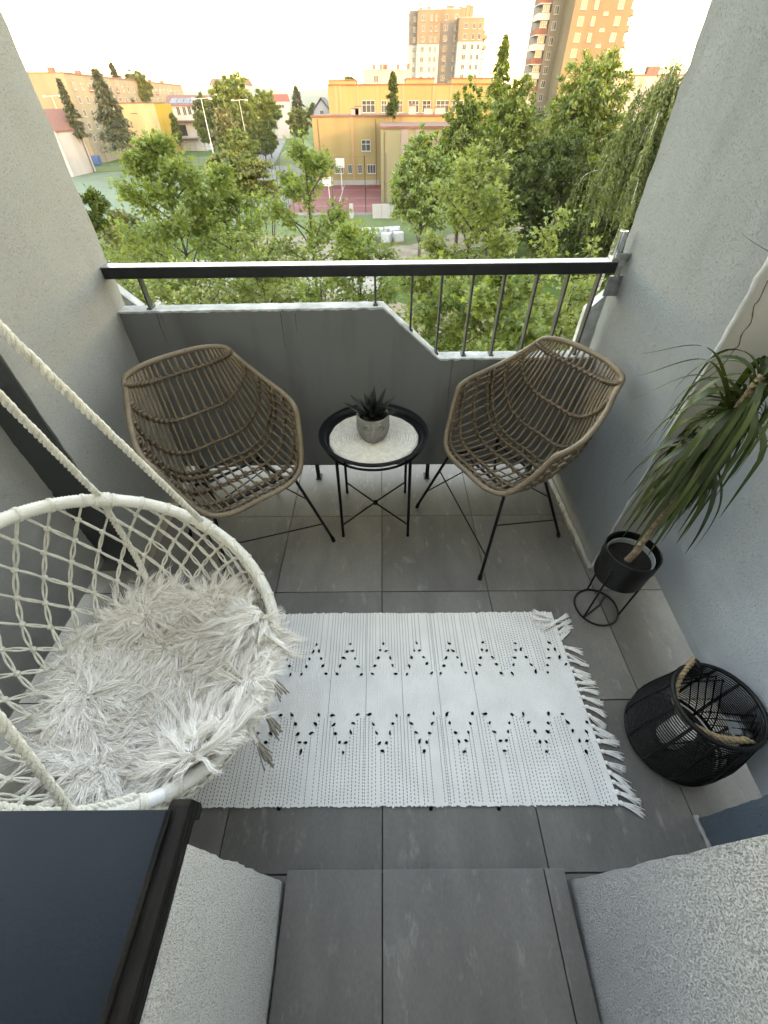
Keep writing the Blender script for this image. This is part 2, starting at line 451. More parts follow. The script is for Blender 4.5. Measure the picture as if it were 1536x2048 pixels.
# the corner stub by the right jamb, door jambs, the wall under the window
rough_wall('wall_stub', [(0.926, 0.082), (1.36, 0.082), (1.36, 0.212), (0.918, 0.212)], 0.0, 1.10, M_PLB, amp=0.001)
rough_wall('door_jamb', [(0.476, -0.30), (1.36, -0.30), (1.36, 0.078), (0.492, 0.078)], 0.0, CE, M_PLJR, amp=0.0008)
rough_wall('wall_below_window', [(-1.42, -0.30), (-0.268, -0.30), (-0.274, 0.078), (-1.42, 0.078)], 0.0, 0.775, M_PLJ, nz=30, amp=0.0012)
MB().box((-1.42, -0.30, 2.10), (1.36, 0.078, CE)).build('lintel', M_PLJ, house)
MB().box((-0.72, -0.301, CE - 0.12), (-0.60, 0.62, CE - 0.002)).build('hanging_beam', M_CONC, house)
MB().box((-40, -13.0, GZ), (100, -0.302, 9.2)).build('house_block', M_PLJ, house, smooth=False)
# window above the sill, closed
wf = MB()
for a, b in (((-1.42, -0.2, 0.80), (-0.30, -0.13, 0.86)), ((-1.42, -0.2, 2.04), (-0.30, -0.13, 2.10)), ((-0.36, -0.2, 0.86), (-0.30, -0.13, 2.04)), ((-0.90, -0.2, 0.86), (-0.83, -0.13, 2.04))):
    wf.box(a, b)
wf.build('window_frame', M_WHITE, house, smooth=False)
# mortar fillet along the foot of the right pillar
MB().tube(np.array([(0.934 + RNG.normal(0, 0.002), y, 0.004) for y in np.linspace(1.12, 1.86, 50)]), RNG.uniform(0.009, 0.016, 50), 6).build('mortar_fillet', M_CONC, house)
MB().tube(np.array([(0.915 + RNG.normal(0, 0.001), y, 0.001) for y in np.linspace(0.06, 0.22, 14)]), RNG.uniform(0.006, 0.010, 14), 6).build('mortar_fillet', M_CONC, house)

# ------------------------------------------------------------------ window sill
M_SILL = mat('blue_black_sill_paint', (0.008, 0.0125, 0.018), (0.010, 0.015, 0.021), 5, 0.30, 0.05, 220, spec=0.22)
M_SCRATCH = mat('pale_scratch', (0.35, 0.36, 0.36), None, 40, 0.8)
M_CAP = mat('worn_black_plastic', (0.002, 0.0017, 0.0015), (0.010, 0.0075, 0.006), 45, 0.6, 0.5, 90, spec=0.15, stretch=(1, 0.25, 1))
sill = empty('window_sill', (-0.85, 0.0, 0.775), 0, 'dark blue metal window sill with black plastic end cap', 'window sill')
o = MB().prism([(-0.20, 0.802), (-0.20, 0.799), (0.112, 0.790), (0.112, 0.765), (0.1145, 0.765), (0.1145, 0.7935)][::-1], -1.42 + 0.85, -0.305 + 0.85, 'x').build('sheet', M_SILL, sill, smooth=False, bevel=0.001)
o.location = (0, 0, -0.775)
capm = MB()
capm.prism([(-0.22, 0.780), (0.108, 0.770), (0.108, 0.752), (0.122, 0.752), (0.128, 0.760), (0.126, 0.800), (0.118, 0.806), (-0.22, 0.815)], -0.304 + 0.85, -0.275 + 0.85, 'x')
capm.prism([(-0.22, 0.8155), (0.112, 0.8065), (0.112, 0.8115), (-0.22, 0.8205)], -0.304 + 0.85, -0.296 + 0.85, 'x')
o = capm.build('end_cap', M_CAP, sill, bevel=0.002); o.location = (0, 0, -0.775)
sc = MB()
for k in range(44):
    x, y = RNG.uniform(-0.62, -0.31), RNG.uniform(-0.08, 0.10); a = RNG.uniform(0, 3.1); l = RNG.choice([0.001, 0.002, 0.005, 0.009])
    z = 0.7995 - (y + 0.2) / 0.312 * 0.009 + 0.0016
    sc.tube([(x - l * math.cos(a) + 0.85, y - l * math.sin(a), z - 0.775), (x + l * math.cos(a) + 0.85, y + l * math.sin(a), z - 0.775)], 0.0006, 4)
tag(sc.build('scratches', M_SCRATCH, sill), kind='stuff')

# ------------------------------------------------------------------ parapet
PY0, PY1 = 1.775, 1.837
prof = [(-1.36, 0.095), (1.30, 0.095), (1.30, 0.672), (0.258, 0.668), (0.004, 0.892), (-1.36, 0.878)]
para = empty('parapet', (0, PY0, 0.0), 0, 'dark grey concrete balcony parapet stepping down to the right under the railing', 'parapet')
mb = MB(); top = prof[2:]
nx = 200; xs = np.linspace(-1.36, 1.30, nx)
tz = np.interp(xs, [-1.36, 0.002, 0.250, 1.30], [0.897, 0.911, 0.693, 0.699]) + RNG.normal(0, 0.0006, nx)
V = []
for x, z in zip(xs, tz):
    for y, zz in ((0, 0.095), (0, 0.095 + (z - 0.095) * 0.5), (0, z - 0.006), (PY1 - PY0, z - 0.006), (PY1 - PY0, 0.095)):
        V.append((x, y, zz))
f = []
for i in range(nx - 1):
    for k in range(5):
        f.append((i * 5 + k, (i + 1) * 5 + k, (i + 1) * 5 + (k + 1) % 5, i * 5 + (k + 1) % 5))
f += [tuple(range(5)), tuple((nx - 1) * 5 + k for k in range(4, -1, -1))]
mb.raw(V, f).build('panel', M_PLP, para)
# pale painted top, ragged along its inner edge
mb = MB(); V = []
for x, z in zip(xs, tz):
    e = -0.002 + RNG.normal(0, 0.0010)
    for y, zz in ((e, z - 0.009 + RNG.normal(0, 0.0012)), (e, z - 0.001), (PY1 - PY0 + 0.004, z), (PY1 - PY0 + 0.004, z - 0.02)): V.append((x, y, zz))
f = [(i * 4 + k, (i + 1) * 4 + k, (i + 1) * 4 + (k + 1) % 4, i * 4 + (k + 1) % 4) for i in range(nx - 1) for k in range(4)]
mb.raw(V, f).build('painted_top', M_WHITE, para)
# stains that ran down the inner face
M_STAIN = mat('dark_run_stain', (0.05, 0.05, 0.05), (0.09, 0.09, 0.09), 60, 0.95)
for (px, y0, y1, w) in ((312, 628, 690, 1.6), (322, 630, 660, 1.0), (561, 626, 700, 1.0), (590, 626, 668, 0.9), (905, 722, 830, 1.4), (948, 722, 850, 1.0)):
    a = atY(px, y0, PY0 - 0.0008); b = atY(px + (768 - px) * (y1 - y0) / 1300.0, y1, PY0 - 0.0008)
    P = np.linspace(a, b, 16) - np.array([0, PY0, 0]); P[:, 0] += np.cumsum(RNG.normal(0, 0.0007, 16))
    MB().tube(P, np.linspace(0.0016, 0.0005, 16) * w, 4).build('run_stain', M_STAIN, para)
# steel feet carrying the panel
for px in (420, 640, 852, 1050):
    x = atZ(px, 944, 0)[0]
    b = MB().box((x - 0.010, -0.004, -0.0), (x + 0.010, 0.006, 0.099)).box((x - 0.016, -0.010, 0.0), (x + 0.016, 0.040, 0.005)).box((x - 0.003, 0.006, 0.004), (x + 0.003, 0.050, 0.099))
    b.build('steel_foot', M_RAIL, para, smooth=False)
# pale outer wings beyond the pillars
wr = empty('parapet_wing', (0.95, 1.93, 0), 0, 'pale outer parapet wing with chamfered corner beside the right pillar', 'parapet')
MB().prism([(-0.035, 0.0), (0.35, 0.0), (0.35, 1.25), (-0.035, 0.838)], 0.0, 0.05, 'y').build('panel', M_WHITE, wr, smooth=False)
wl = empty('parapet_wing', (-1.10, 1.93, 0), 0, 'pale outer parapet wing rising beside the left pillar', 'parapet')
MB().prism([(-0.35, 0.0), (0.03, 0.0), (0.025, 0.862), (-0.35, 1.24)], 0.0, 0.05, 'y').build('panel', M_WHITE, wl, smooth=False)

# ------------------------------------------------------------------ railing
rail = empty('railing', (0, 1.811, 0.67), 0, 'dark metal balcony railing with thin upright bars', 'railing')
def rz(x): return 1.020 + 0.008 * (x + 1.1) / 2.05
mb = MB()
mb.prism([(-0.030, 0.0), (0.032, 0.0), (0.032, 0.039), (-0.030, 0.039)], -1.086, 0.905, 'x')
tr = mb.build('top_rail', M_RAIL, rail, bevel=0.004)
tr.location = (0, 0, rz(-1.1) - 0.67); tr.rotation_euler = (0, -math.atan(0.008 / 2.05), 0)
cap = MB().box((-1.086, -0.028, 0.0395), (0.905, 0.030, 0.0412)).build('sky_sheen_face', mat('painted_sky_sheen', (0.28, 0.30, 0.315), (0.18, 0.19, 0.20), 18, 0.38, 0.15, 70, metal=0.3), rail, smooth=False)  # sky reflection on the rail top, put into a paler colour
cap.location = tr.location; cap.rotation_euler = tr.rotation_euler
for x in (v * 0.973 for v in (-0.989, -0.030, 0.122, 0.244, 0.371, 0.499, 0.6325, 0.757, 0.884)):
    zb = float(np.interp(x, xs, tz)) - 0.004
    b = MB().box((-0.004, -0.016, zb - 0.67), (0.004, 0.016, rz(x) + 0.003 - 0.67))
    b.box((-0.010, -0.020, zb - 0.67), (0.010, 0.020, zb + 0.010 - 0.67))
    b.build('upright_bar', M_BAR, rail, smooth=False, bevel=0.0012).location = (x, 0, 0)
# strap and plate that fix the rail to the pillar
mb = MB().box((0.905, -0.034, 1.002 - 0.67 ), (0.926, -0.029, 1.072 - 0.67 ))
for z in (1.015, 1.051): mb.tube([(0.9155, -0.036, z - 0.67), (0.9155, -0.030, z - 0.67)], 0.005, 8)
mb.build('fixing_strap', M_GALV, rail, smooth=False, bevel=0.001)
MB().box((0.890, -0.026, 0.942 - 0.67 ), (0.944, -0.020, 1.015 - 0.67 )).tube([(0.902, -0.028, 0.962 - 0.67 ), (0.902, -0.024, 0.962 - 0.67 )], 0.004, 8).build('fixing_plate', M_GALV, rail, smooth=False)

pole = empty('pole_holder', (0.900, 1.811, 1.064), 0, 'short shiny steel tube socket clamped on the right end of the rail', 'pole holder')
MB().lathe([(0.0001, 0.012), (0.0135, 0.012), (0.0145, 0.014), (0.0145, 0.095), (0.012, 0.095), (0.012, 0.03), (0.0001, 0.03)], 28).build('socket_tube', M_CHROME, pole).location = (0.0, 0.0, 0)
MB().box((-0.018, -0.020, 0.0), (0.06, 0.020, 0.010)).box((-0.012, -0.026, 0.010), (0.06, -0.022, 0.028)).build('clamp', M_GALV, pole, smooth=False, bevel=0.001)
MB().tube([(-0.005, -0.030, 0.014), (0.012, -0.034, 0.004), (0.016, -0.036, -0.006)], 0.0035, 8).build('bolt', M_GALV, pole)

# ================================================================== furniture on the balcony
# ------------------------------------------------------------------ rattan chairs
def cane_mat(name, c1, c2, wrap=None):
    m, nt, b = nodes_of(name); L = nt.links.new
    tc = N(nt, 'ShaderNodeTexCoord')
    n1 = N(nt, 'ShaderNodeTexNoise'); n1.inputs['Scale'].default_value = 14; n1.inputs['Detail'].default_value = 6
    n2 = N(nt, 'ShaderNodeTexNoise'); n2.inputs['Scale'].default_value = 160; n2.inputs['Detail'].default_value = 3
    for n in (n1, n2): L(tc.outputs['Object'], n.inputs['Vector'])
    rp = N(nt, 'ShaderNodeValToRGB'); e = rp.color_ramp.elements
    e[0].position = 0.33; e[0].color = (*c2, 1); e[1].position = 0.68; e[1].color = (*c1, 1)
    mx = N(nt, 'ShaderNodeMath'); mx.operation = 'MULTIPLY_ADD'; mx.inputs[1].default_value = 0.5; L(n2.outputs[0], mx.inputs[0])
    hf = N(nt, 'ShaderNodeMath'); hf.operation = 'MULTIPLY'; hf.inputs[1].default_value = 0.5
    L(n1.outputs[0], hf.inputs[0]); L(hf.outputs[0], mx.inputs[2]); L(mx.outputs[0], rp.inputs[0])
    L(rp.outputs[0], b.inputs['Base Color'])
    b.inputs['Roughness'].default_value = 0.5; b.inputs['Specular IOR Level'].default_value = 0.45
    bp = N(nt, 'ShaderNodeBump'); bp.inputs['Strength'].default_value = 0.3; bp.inputs['Distance'].default_value = 0.002
    L(n2.outputs[0], bp.inputs['Height']); L(bp.outputs[0], b.inputs['Normal'])
    return m
M_CANE = cane_mat('cane', (0.21, 0.150, 0.092), (0.095, 0.066, 0.040))
M_RIM = cane_mat('cane_wrap', (0.22, 0.165, 0.108), (0.11, 0.080, 0.052))
M_BIND = cane_mat('cane_binding', (0.15, 0.107, 0.067), (0.062, 0.043, 0.027))

# rows front edge -> seat -> back top; columns centre -> arm rim (x, y, z)
CH = np.array([
    [(0, -.195, .405), (.125, -.190, .405), (.205, -.160, .430), (.255, -.105, .525), (.283, -.062, .625)],
    [(0, -.085, .382), (.125, -.085, .385), (.212, -.075, .420), (.268, -.045, .525), (.294, -.010, .638)],
    [(0, .045, .375), (.125, .042, .380), (.212, .035, .428), (.268, .042, .545), (.290, .060, .655)],
    [(0, .150, .405), (.120, .143, .412), (.200, .128, .468), (.255, .122, .575), (.272, .130, .680)],
    [(0, .215, .505), (.112, .208, .512), (.185, .190, .560), (.236, .184, .645), (.250, .190, .712)],
    [(0, .262, .650), (.100, .257, .655), (.162, .243, .683), (.208, .236, .725), (.224, .240, .750)],
    [(0, .318, .812), (.090, .313, .811), (.148, .303, .806), (.186, .294, .797), (.202, .291, .790)]])
FULL = np.concatenate([CH[:, :0:-1] * np.array([-1, 1, 1]), CH], 1)       # 7 x 9
def chair_surface(nu, nv):
    rows = np.stack([spline(r, nu) for r in FULL])                        # 7 x nu
    return np.stack([spline(rows[:, j], nv) for j in range(nu)], 1)       # nv x nu x 3
def make_chair():
    root = empty('rattan_chair')
    NU, NV = 241, 201
    S = chair_surface(NU, NV)
    # normals for offsetting the crossing layers
    du = np.gradient(S, axis=1); dv = np.gradient(S, axis=0)
    nr = np.cross(du, dv); nr /= np.linalg.norm(nr, axis=2)[:, :, None] + 1e-9
    rim = np.concatenate([S[0, :], S[1:, -1], S[-1, -2::-1], S[-2:0:-1, 0]])
    d = np.r_[0, np.cumsum(np.linalg.norm(np.diff(np.vstack([rim, rim[:1]]), axis=0), axis=1))]
    m = 560; tt = np.linspace(0, d[-1], m, endpoint=False)
    rp = np.stack([np.interp(tt, d, np.r_[rim[:, k], rim[0, k]]) for k in range(3)], 1)
    for _ in range(14):                                                   # round the corners
        rp = 0.5 * rp + 0.25 * (np.roll(rp, 1, 0) + np.roll(rp, -1, 0))
    rr = np.where(np.arange(m) % 2 == 0, 0.0112, 0.0098)
    MB().tube(rp, rr, 9, closed=True).build('wrapped_rim', M_RIM, root, auto=False)
    cols = np.linspace(7, NU - 8, 27).astype(int)
    rows = [int(v * (NV - 1)) for v in (0.045, 0.165, 0.30, 0.425, 0.475, 0.61, 0.77, 0.935)]
    for j in cols:
        P = S[::7, j].copy(); P[-1] = S[-1, j]
        MB().tube(P + RNG.normal(0, 0.0006, P.shape), 0.0049, 6).build('cane', M_CANE, root, auto=False)
    bind = MB()
    for i in rows:
        P = S[i, ::5] + nr[i, ::5] * 0.0065
        MB().tube(P, 0.0060, 6).build('cross_cane', M_BIND, root, auto=False)
        P2 = S[i, ::5] + nr[i, ::5] * 0.006 * (1 if i % 2 else 1)
        ph = np.arange(len(P2))
        for a, j in enumerate(cols):
            t = dv[i, j] / np.linalg.norm(dv[i, j]); u = du[i, j] / np.linalg.norm(du[i, j])
            c = S[i, j]; q = t * 0.006 + u * 0.006
            bind.tube([c - q - nr[i, j] * 0.006, c - q * 0.4 + nr[i, j] * 0.0125, c + q * 0.4 + nr[i, j] * 0.0125, c + q - nr[i, j] * 0.006], 0.0072, 5)
            if a < len(cols) - 1:                                          # binder running on to the next cane
                c2 = S[i, cols[a + 1]]
                bind.tube([c + q * 0.6 - nr[i, j] * 0.003, (c + c2) / 2 - nr[i, j] * 0.008, c2 - q * 0.6 - nr[i, j] * 0.003], 0.0032, 5)
    tag(bind.build('binding', M_BIND, root, auto=False), kind='stuff')
    # black steel underframe
    tops = {'fl': (-.175, -.135, .385), 'fr': (.175, -.135, .385), 'br': (.150, .105, .375), 'bl': (-.150, .105, .375)}
    feet = {'fl': (-.262, -.250, .009), 'fr': (.262, -.250, .009), 'br': (.245, .245, .009), 'bl': (-.245, .245, .009)}
    for k in tops:
        a, b = np.array(tops[k]), np.array(feet[k])
        inn = a * np.array([.75, .75, 1]) + np.array([0, 0, -0.006])
        leg = MB().tube(spline([inn, a + (b - a) * 0.02, a + (b - a) * 0.1, a + (b - a) * 0.5, b], 22), 0.0068, 8)
        lo = leg.build('leg', M_BLACKM, root)
        MB().tube([b + (a - b) * 0.06, b + (a - b) * 0.03, b + np.array([0, 0, -0.008])], [0.0072, 0.0098, 0.0098], 10).build('foot_cap', M_BLACKM, lo)
    fr = MB()
    q = [np.array(tops[k]) * np.array([.8, .8, 1]) + np.array([0, 0, -0.004]) for k in ('fl', 'fr', 'br', 'bl')]
    for i in range(4): fr.tube([q[i], q[(i + 1) % 4]], 0.0062, 8)
    fr.build('seat_frame', M_BLACKM, root)
    def on(k, t): return np.array(tops[k]) * (1 - t) + np.array(feet[k]) * t
    for (a, b) in (('fl', 'fr'), ('fr', 'br'), ('bl', 'fl'), ('br', 'bl')):
        MB().tube([on(a, .34), on(b, .72)], 0.0032, 6).build('brace', M_BLACKM, root)
    return root
chair = make_chair()
def facing(o, x, y, ang):                                                 # ang: direction the seat looks, from +X
    o.location = (x, y, 0); o.rotation_euler = (0, 0, ang + math.pi / 2)
facing(chair, -0.605, 1.322, rad(-49))
tag(chair, 'woven rattan chair in the left corner behind the hanging chair', 'chair', 'rattan chairs by the parapet')
chair2 = copy_tree(chair)
facing(chair2, 0.517, 1.425, rad(-151.5))
tag(chair2, 'woven rattan chair to the right of the round tray table', 'chair', 'rattan chairs by the parapet')

# ------------------------------------------------------------------ tray table
TB = (-0.042, 1.496)
table = empty('tray_table', (TB[0], TB[1], 0), 0, 'round black metal tray table between the two rattan chairs', 'table')
TZ = 0.466
prof = [(0.0001, 0), (0.196, 0), (0.205, 0.004), (0.212, 0.024), (0.218, 0.029), (0.2365, 0.0315), (0.2375, 0.030), (0.236, 0.0285), (0.219, 0.026), (0.213, 0.021), (0.207, 0.000), (0.198, -0.003), (0.0001, -0.003)]
M_TRAY = mat('black_tray_enamel', (0.004, 0.005, 0.0065), (0.005, 0.006, 0.0075), 12, 0.36, 0.0, spec=0.3)
t = MB().lathe(prof, 96).build('tray', M_TRAY, table); t.location = (0, 0, TZ)
for sx, sy in ((-1, -1), (1, -1), (1, 1), (-1, 1)):
    top = (sx * 0.152, sy * 0.152, TZ - 0.012); ft = (sx * 0.157, sy * 0.158, 0.006)
    lg = MB().tube([top, ft], 0.0068, 10).build('leg', M_BLACKM, table)
    MB().tube([(ft[0], ft[1], 0.014), (ft[0], ft[1], 0.0)], 0.0078, 10).build('foot_cap', M_BLACKM, lg)
MB().tube([(0.145 * math.cos(a) * 1.48, 0.145 * math.sin(a) * 1.48, TZ - 0.008) for a in np.linspace(0, 2 * math.pi, 60, endpoint=False)], 0.0052, 8, closed=True).build('support_ring', M_BLACKM, table)
for s in (-1, 1):
    a = np.array((-0.157, -0.157 * s, 0.075)); b = np.array((0.157, 0.157 * s, 0.075))
    MB().tube(np.array([a, (a + b) / 2 + np.array([0, 0, 0.004 * s]), b]), 0.0042, 8).build('cross_brace', M_BLACKM, table)
MB().lathe([(0.0001, 0.067), (0.011, 0.067), (0.011, 0.083), (0.0001, 0.083)], 14).build('brace_hub', M_BLACKM, table)

M_MAT = mat('pale_woven_cord', (0.72, 0.70, 0.66), (0.60, 0.58, 0.54), 60, 0.85, 0.5, 350)
mat_o = MB()
nturn = 17; pr = [(0.0001, 0.004)]
for k in range(nturn):
    r0 = 0.193 * k / nturn; r1 = 0.193 * (k + 1) / nturn
    pr += [(r0 + (r1 - r0) * 0.10, 0.0028), (r0 + (r1 - r0) * 0.5, 0.0082), (r0 + (r1 - r0) * 0.90, 0.0028)]
pr += [(0.1935, 0.0), (0.0001, 0.0)]
pm = mat_o.lathe(pr, 120).build('placemat', M_MAT, None)
nv = len(pm.data.vertices)
for v in pm.data.vertices:
    a = math.atan2(v.co.y, v.co.x); k = 1 + 0.012 * math.sin(3 * a + 1) + 0.006 * math.sin(17 * a)
    v.co.x *= k; v.co.y *= k
pm.location = (TB[0] - 0.002, TB[1] - 0.004, TZ + 0.0006)
tag(pm, 'round off-white coiled cord placemat lying in the black tray', 'placemat')

# stone face planter
M_STONE = mat('cast_stone', (0.27, 0.26, 0.245), (0.20, 0.192, 0.18), 30, 0.9, 0.5, 160)
M_SOIL = mat('dark_soil', (0.007, 0.0055, 0.0045), (0.014, 0.011, 0.008), 60, 0.95, 0.8, 120)
PZ = TZ + 0.0085
PLOC = (-0.044, 1.492, PZ)
pot = empty('face_planter', PLOC, 0, 'small grey stone planter shaped as a sleeping face on the placemat', 'planter')
def face_relief(a, z):
    """a: angle from the front (radians), z: 0..1 up the pot -> outward offset in m"""
    g = lambda x, s: math.exp(-(x / s) ** 2)
    d = 0.0
    d += 0.013 * g(a, 0.085 + 0.05 * max(0, 0.62 - z)) * (0.35 + 0.65 * g(z - 0.36, 0.13)) * (1 if 0.27 < z < 0.72 else g(min(abs(z - 0.27), abs(z - 0.72)), 0.03))
    for s in (-1, 1):
        da = a - s * 0.43
        d -= 0.0035 * g(da, 0.26) * g(z - 0.60, 0.075)                         # socket
        d += 0.0045 * g(da, 0.20) * g(z - 0.575 - 0.08 * (1 - (da / 0.25) ** 2) * 0.3, 0.055)   # lid
        arc = 0.50 + 0.035 * (da / 0.22) ** 2
        if abs(da) < 0.24: d -= 0.0032 * g(z - arc, 0.014)                      # closed eye line
        brow = 0.735 - 0.11 * (da + s * 0.02) ** 2 / 0.06
        if abs(da) < 0.33: d += 0.0036 * g(z - brow, 0.020)
        d += 0.0022 * g(a - s * 0.10, 0.05) * g(z - 0.305, 0.03)                # nostril wings
    lip = 0.185 + 0.03 * (a / 0.25) ** 2
    if abs(a) < 0.30:
        w = 1 - (a / 0.30) ** 2
        d += 0.0055 * w * g(z - lip - 0.022, 0.019) + 0.0060 * w * g(z - lip + 0.030, 0.021) - 0.004 * w * g(z - lip, 0.008)
    d += 0.004 * g(a, 0.28) * g(z - 0.05, 0.06)                                 # chin
    return d * 2.1
NA, NZ = 150, 64
V = []; H_ = 0.112
for i in range(NZ + 1):
    z = i / NZ
    r = 0.046 + 0.024 * math.sin(min(1, z / 0.55) * math.pi / 2) ** 0.8 - 0.003 * max(0, z - 0.6) / 0.4
    for k in range(NA):
        th = 2 * math.pi * k / NA; a = (th + math.pi / 2 + math.pi) % (2 * math.pi) - math.pi
        rr = r + face_relief(a, z * 0.93 - 0.075) + (0.004 * math.exp(-(a / 0.5) ** 2) * (1 - z))
        V.append((rr * math.cos(th), rr * math.sin(th), z * H_))
f = [(i * NA + k, i * NA + (k + 1) % NA, (i + 1) * NA + (k + 1) % NA, (i + 1) * NA + k) for i in range(NZ) for k in range(NA)]
base = len(V)
for (r, z) in ((0.064, H_ + 0.002), (0.059, H_), (0.056, H_ - 0.03)):
    for k in range(NA):
        th = 2 * math.pi * k / NA; V.append((r * math.cos(th), r * math.sin(th), z))
rows_ = [NZ * NA, base, base + NA, base + 2 * NA]
for a, b in zip(rows_, rows_[1:]):
    f += [(a + k, a + (k + 1) % NA, b + (k + 1) % NA, b + k) for k in range(NA)]
f.append(tuple(range(NA - 1, -1, -1)))
MB().raw(V, f).build('stone_head', M_STONE, pot, auto=False)
MB().lathe([(0.0001, H_ - 0.018), (0.03, H_ - 0.016), (0.058, H_ - 0.02)], 30).build('soil', M_SOIL, pot)
# succulent
M_SUCC = mat('dark_succulent', (0.004, 0.007, 0.005), (0.009, 0.013, 0.009), 30, 0.4, 0.2, 80, spec=0.5)
succ = empty('succulent', (PLOC[0], PLOC[1], PZ + H_ - 0.016), 0, 'dark spiky succulent rosette growing in the stone face planter', 'plant')
def fleshy(L_, w, bend):
    n = 9; mb = MB(); P = []; R_ = []
    G = []
    for i in range(n):
        t = i / (n - 1); wd = w * (math.sin(math.pi * (0.22 + 0.78 * t) ** 0.9)) if t < 1 else 0.0004
        wd = max(0.0005, w * (1 - t ** 2.2) * (0.65 + 0.5 * t))
        x = L_ * t; z = bend * t * t
        th = 0.30 * wd
        G.append([(x, wd, z + 0.35 * wd), (x, 0, z + 0.0), (x, -wd, z + 0.35 * wd), (x, 0, z - th * 1.6), (x, wd, z + 0.35 * wd)])
    mb.grid(G)
    return mb.mesh('succulent_leaf', M_SUCC)
leafs = [fleshy(0.085, 0.0125, 0.012), fleshy(0.066, 0.0125, 0.006), fleshy(0.052, 0.010, 0.004)]
for k in range(24):
    ring = 0 if k < 9 else (1 if k < 17 else 2)
    az = k * 2.399 + RNG.normal(0, 0.1); el = (rad(28), rad(50), rad(72))[ring] + RNG.normal(0, 0.09)
    me = leafs[min(2, int(RNG.integers(0, 2)) + (ring == 2))]
    inst('succulent_leaf', me, succ, (0.004 * math.cos(az), 0.004 * math.sin(az), 0.004 * ring), (0, -el, az), (RNG.uniform(1.2, 1.55),) * 3)

# ------------------------------------------------------------------ rug
M_RUG = mat('off_white_cotton', (0.83, 0.82, 0.80), (0.75, 0.74, 0.72), 9, 0.95, 0.5, 400, spec=0.1)
M_YARN = mat('black_yarn', (0.004, 0.004, 0.0045), (0.007, 0.007, 0.007), 90, 0.95, 0.6, 300, spec=0.1)
RX0, RX1, RY0, RY1 = -0.64, 0.690, 0.246, 0.905
rug = empty('rug', ((RX0 + RX1) / 2, (RY0 + RY1) / 2, 0.0), 0, 'off-white woven cotton rug with black zigzag knots and right-hand fringe', 'rug')
ro = np.array([(RX0 + RX1) / 2, (RY0 + RY1) / 2, 0])
def rug_x(x, y):            # the right end runs slightly oblique
    return x + 0.012 * (RY1 - y) / (RY1 - RY0) * (x - RX0) / (RX1 - RX0)
ncord = 236; cw = (RX1 - RX0) / ncord; ny = 26
ysr = np.linspace(RY0, RY1, ny)
lift = lambda x, y: 0.0022 * math.sin(9 * x + 3 * y) * math.sin(7 * y + 1) + 0.0010 * math.sin(31 * x - 5 * y) + 0.0035
V = np.zeros((ncord * 3 + 1, ny, 3)); edge0 = RNG.normal(0, 0.0016, ncord + 1); edge1 = RNG.normal(0, 0.0016, ncord + 1)
for c in range(ncord * 3 + 1):
    x = RX0 + cw * c / 3
    for k, y in enumerate(ysr):
        yy = y + (edge0[c // 3] if k == 0 else 0) + (edge1[c // 3] if k == ny - 1 else 0)
        h = 0.0034 if c % 3 else 0.0016
        V[c, k] = (rug_x(x, yy) - ro[0], yy - ro[1], h + lift(x, y) + RNG.normal(0, 0.00012))
nvv = ncord * 3 + 1
mb = MB(); mb.grid(V)
tag(mb.build('woven_cords', M_RUG, rug, auto=False), 'ribbed off-white weave')
MB().box((RX0 - ro[0] + 0.002, RY0 - ro[1] + 0.003, 0.0002), (RX1 - ro[0], RY1 - ro[1] - 0.003, 0.0014)).build('backing', M_RUG, rug, smooth=False)
# zigzag knots
PU = (0.509 + 0.136) / 5.0; PL = (0.512 + 0.144) / 5.0
kn = []
for v in range(3):
    b = MB().ball((0, 0, 0.002), 0.0058, 6, (1.0 + 0.25 * v, 1.0 - 0.1 * v, 0.7))
    b.tube([(0.003, 0.002, 0.003), (0.007 + 0.002 * v, 0.004 - 0.004 * v, 0.002)], [0.0022, 0.0012], 5)
    b.tube([(-0.003, -0.001, 0.003), (-0.006, -0.004 + 0.003 * v, 0.002)], [0.0022, 0.0012], 5)
    me = b.mesh('knot', M_YARN); kn.append(me)
dots = []
for k in range(-5, 8):
    x = -0.136 + k * PU
    for s, q in ((0, 0), (-1, 1), (1, 1), (-1, 2), (1, 2), (-1, 3), (1, 3), (-1, 4), (1, 4)):
        dots.append((x + s * q * PU * 0.085, 0.768 - q * 0.0295))
for k in range(-5, 8):
    x = -0.144 + k * PL
    for s, q in ((0, 0), (-1, 1), (1, 1), (-1, 2), (1, 2), (-1, 3), (1, 3), (-1, 4), (1, 4)):
        dots.append((x + s * q * PL * 0.085, 0.392 + q * 0.0285))
for x, y in dots:
    x += RNG.normal(0, 0.0016); y += RNG.normal(0, 0.0016)
    if not (RX0 + 0.02 < x < RX1 - 0.012): continue
    inst('knot', kn[int(RNG.integers(0, 3))], rug, (rug_x(x, y) - ro[0], y - ro[1], 0.0042 + lift(x, y)), (0, 0, RNG.uniform(0, 6.28)), (RNG.uniform(0.72, 1.0),) * 3)
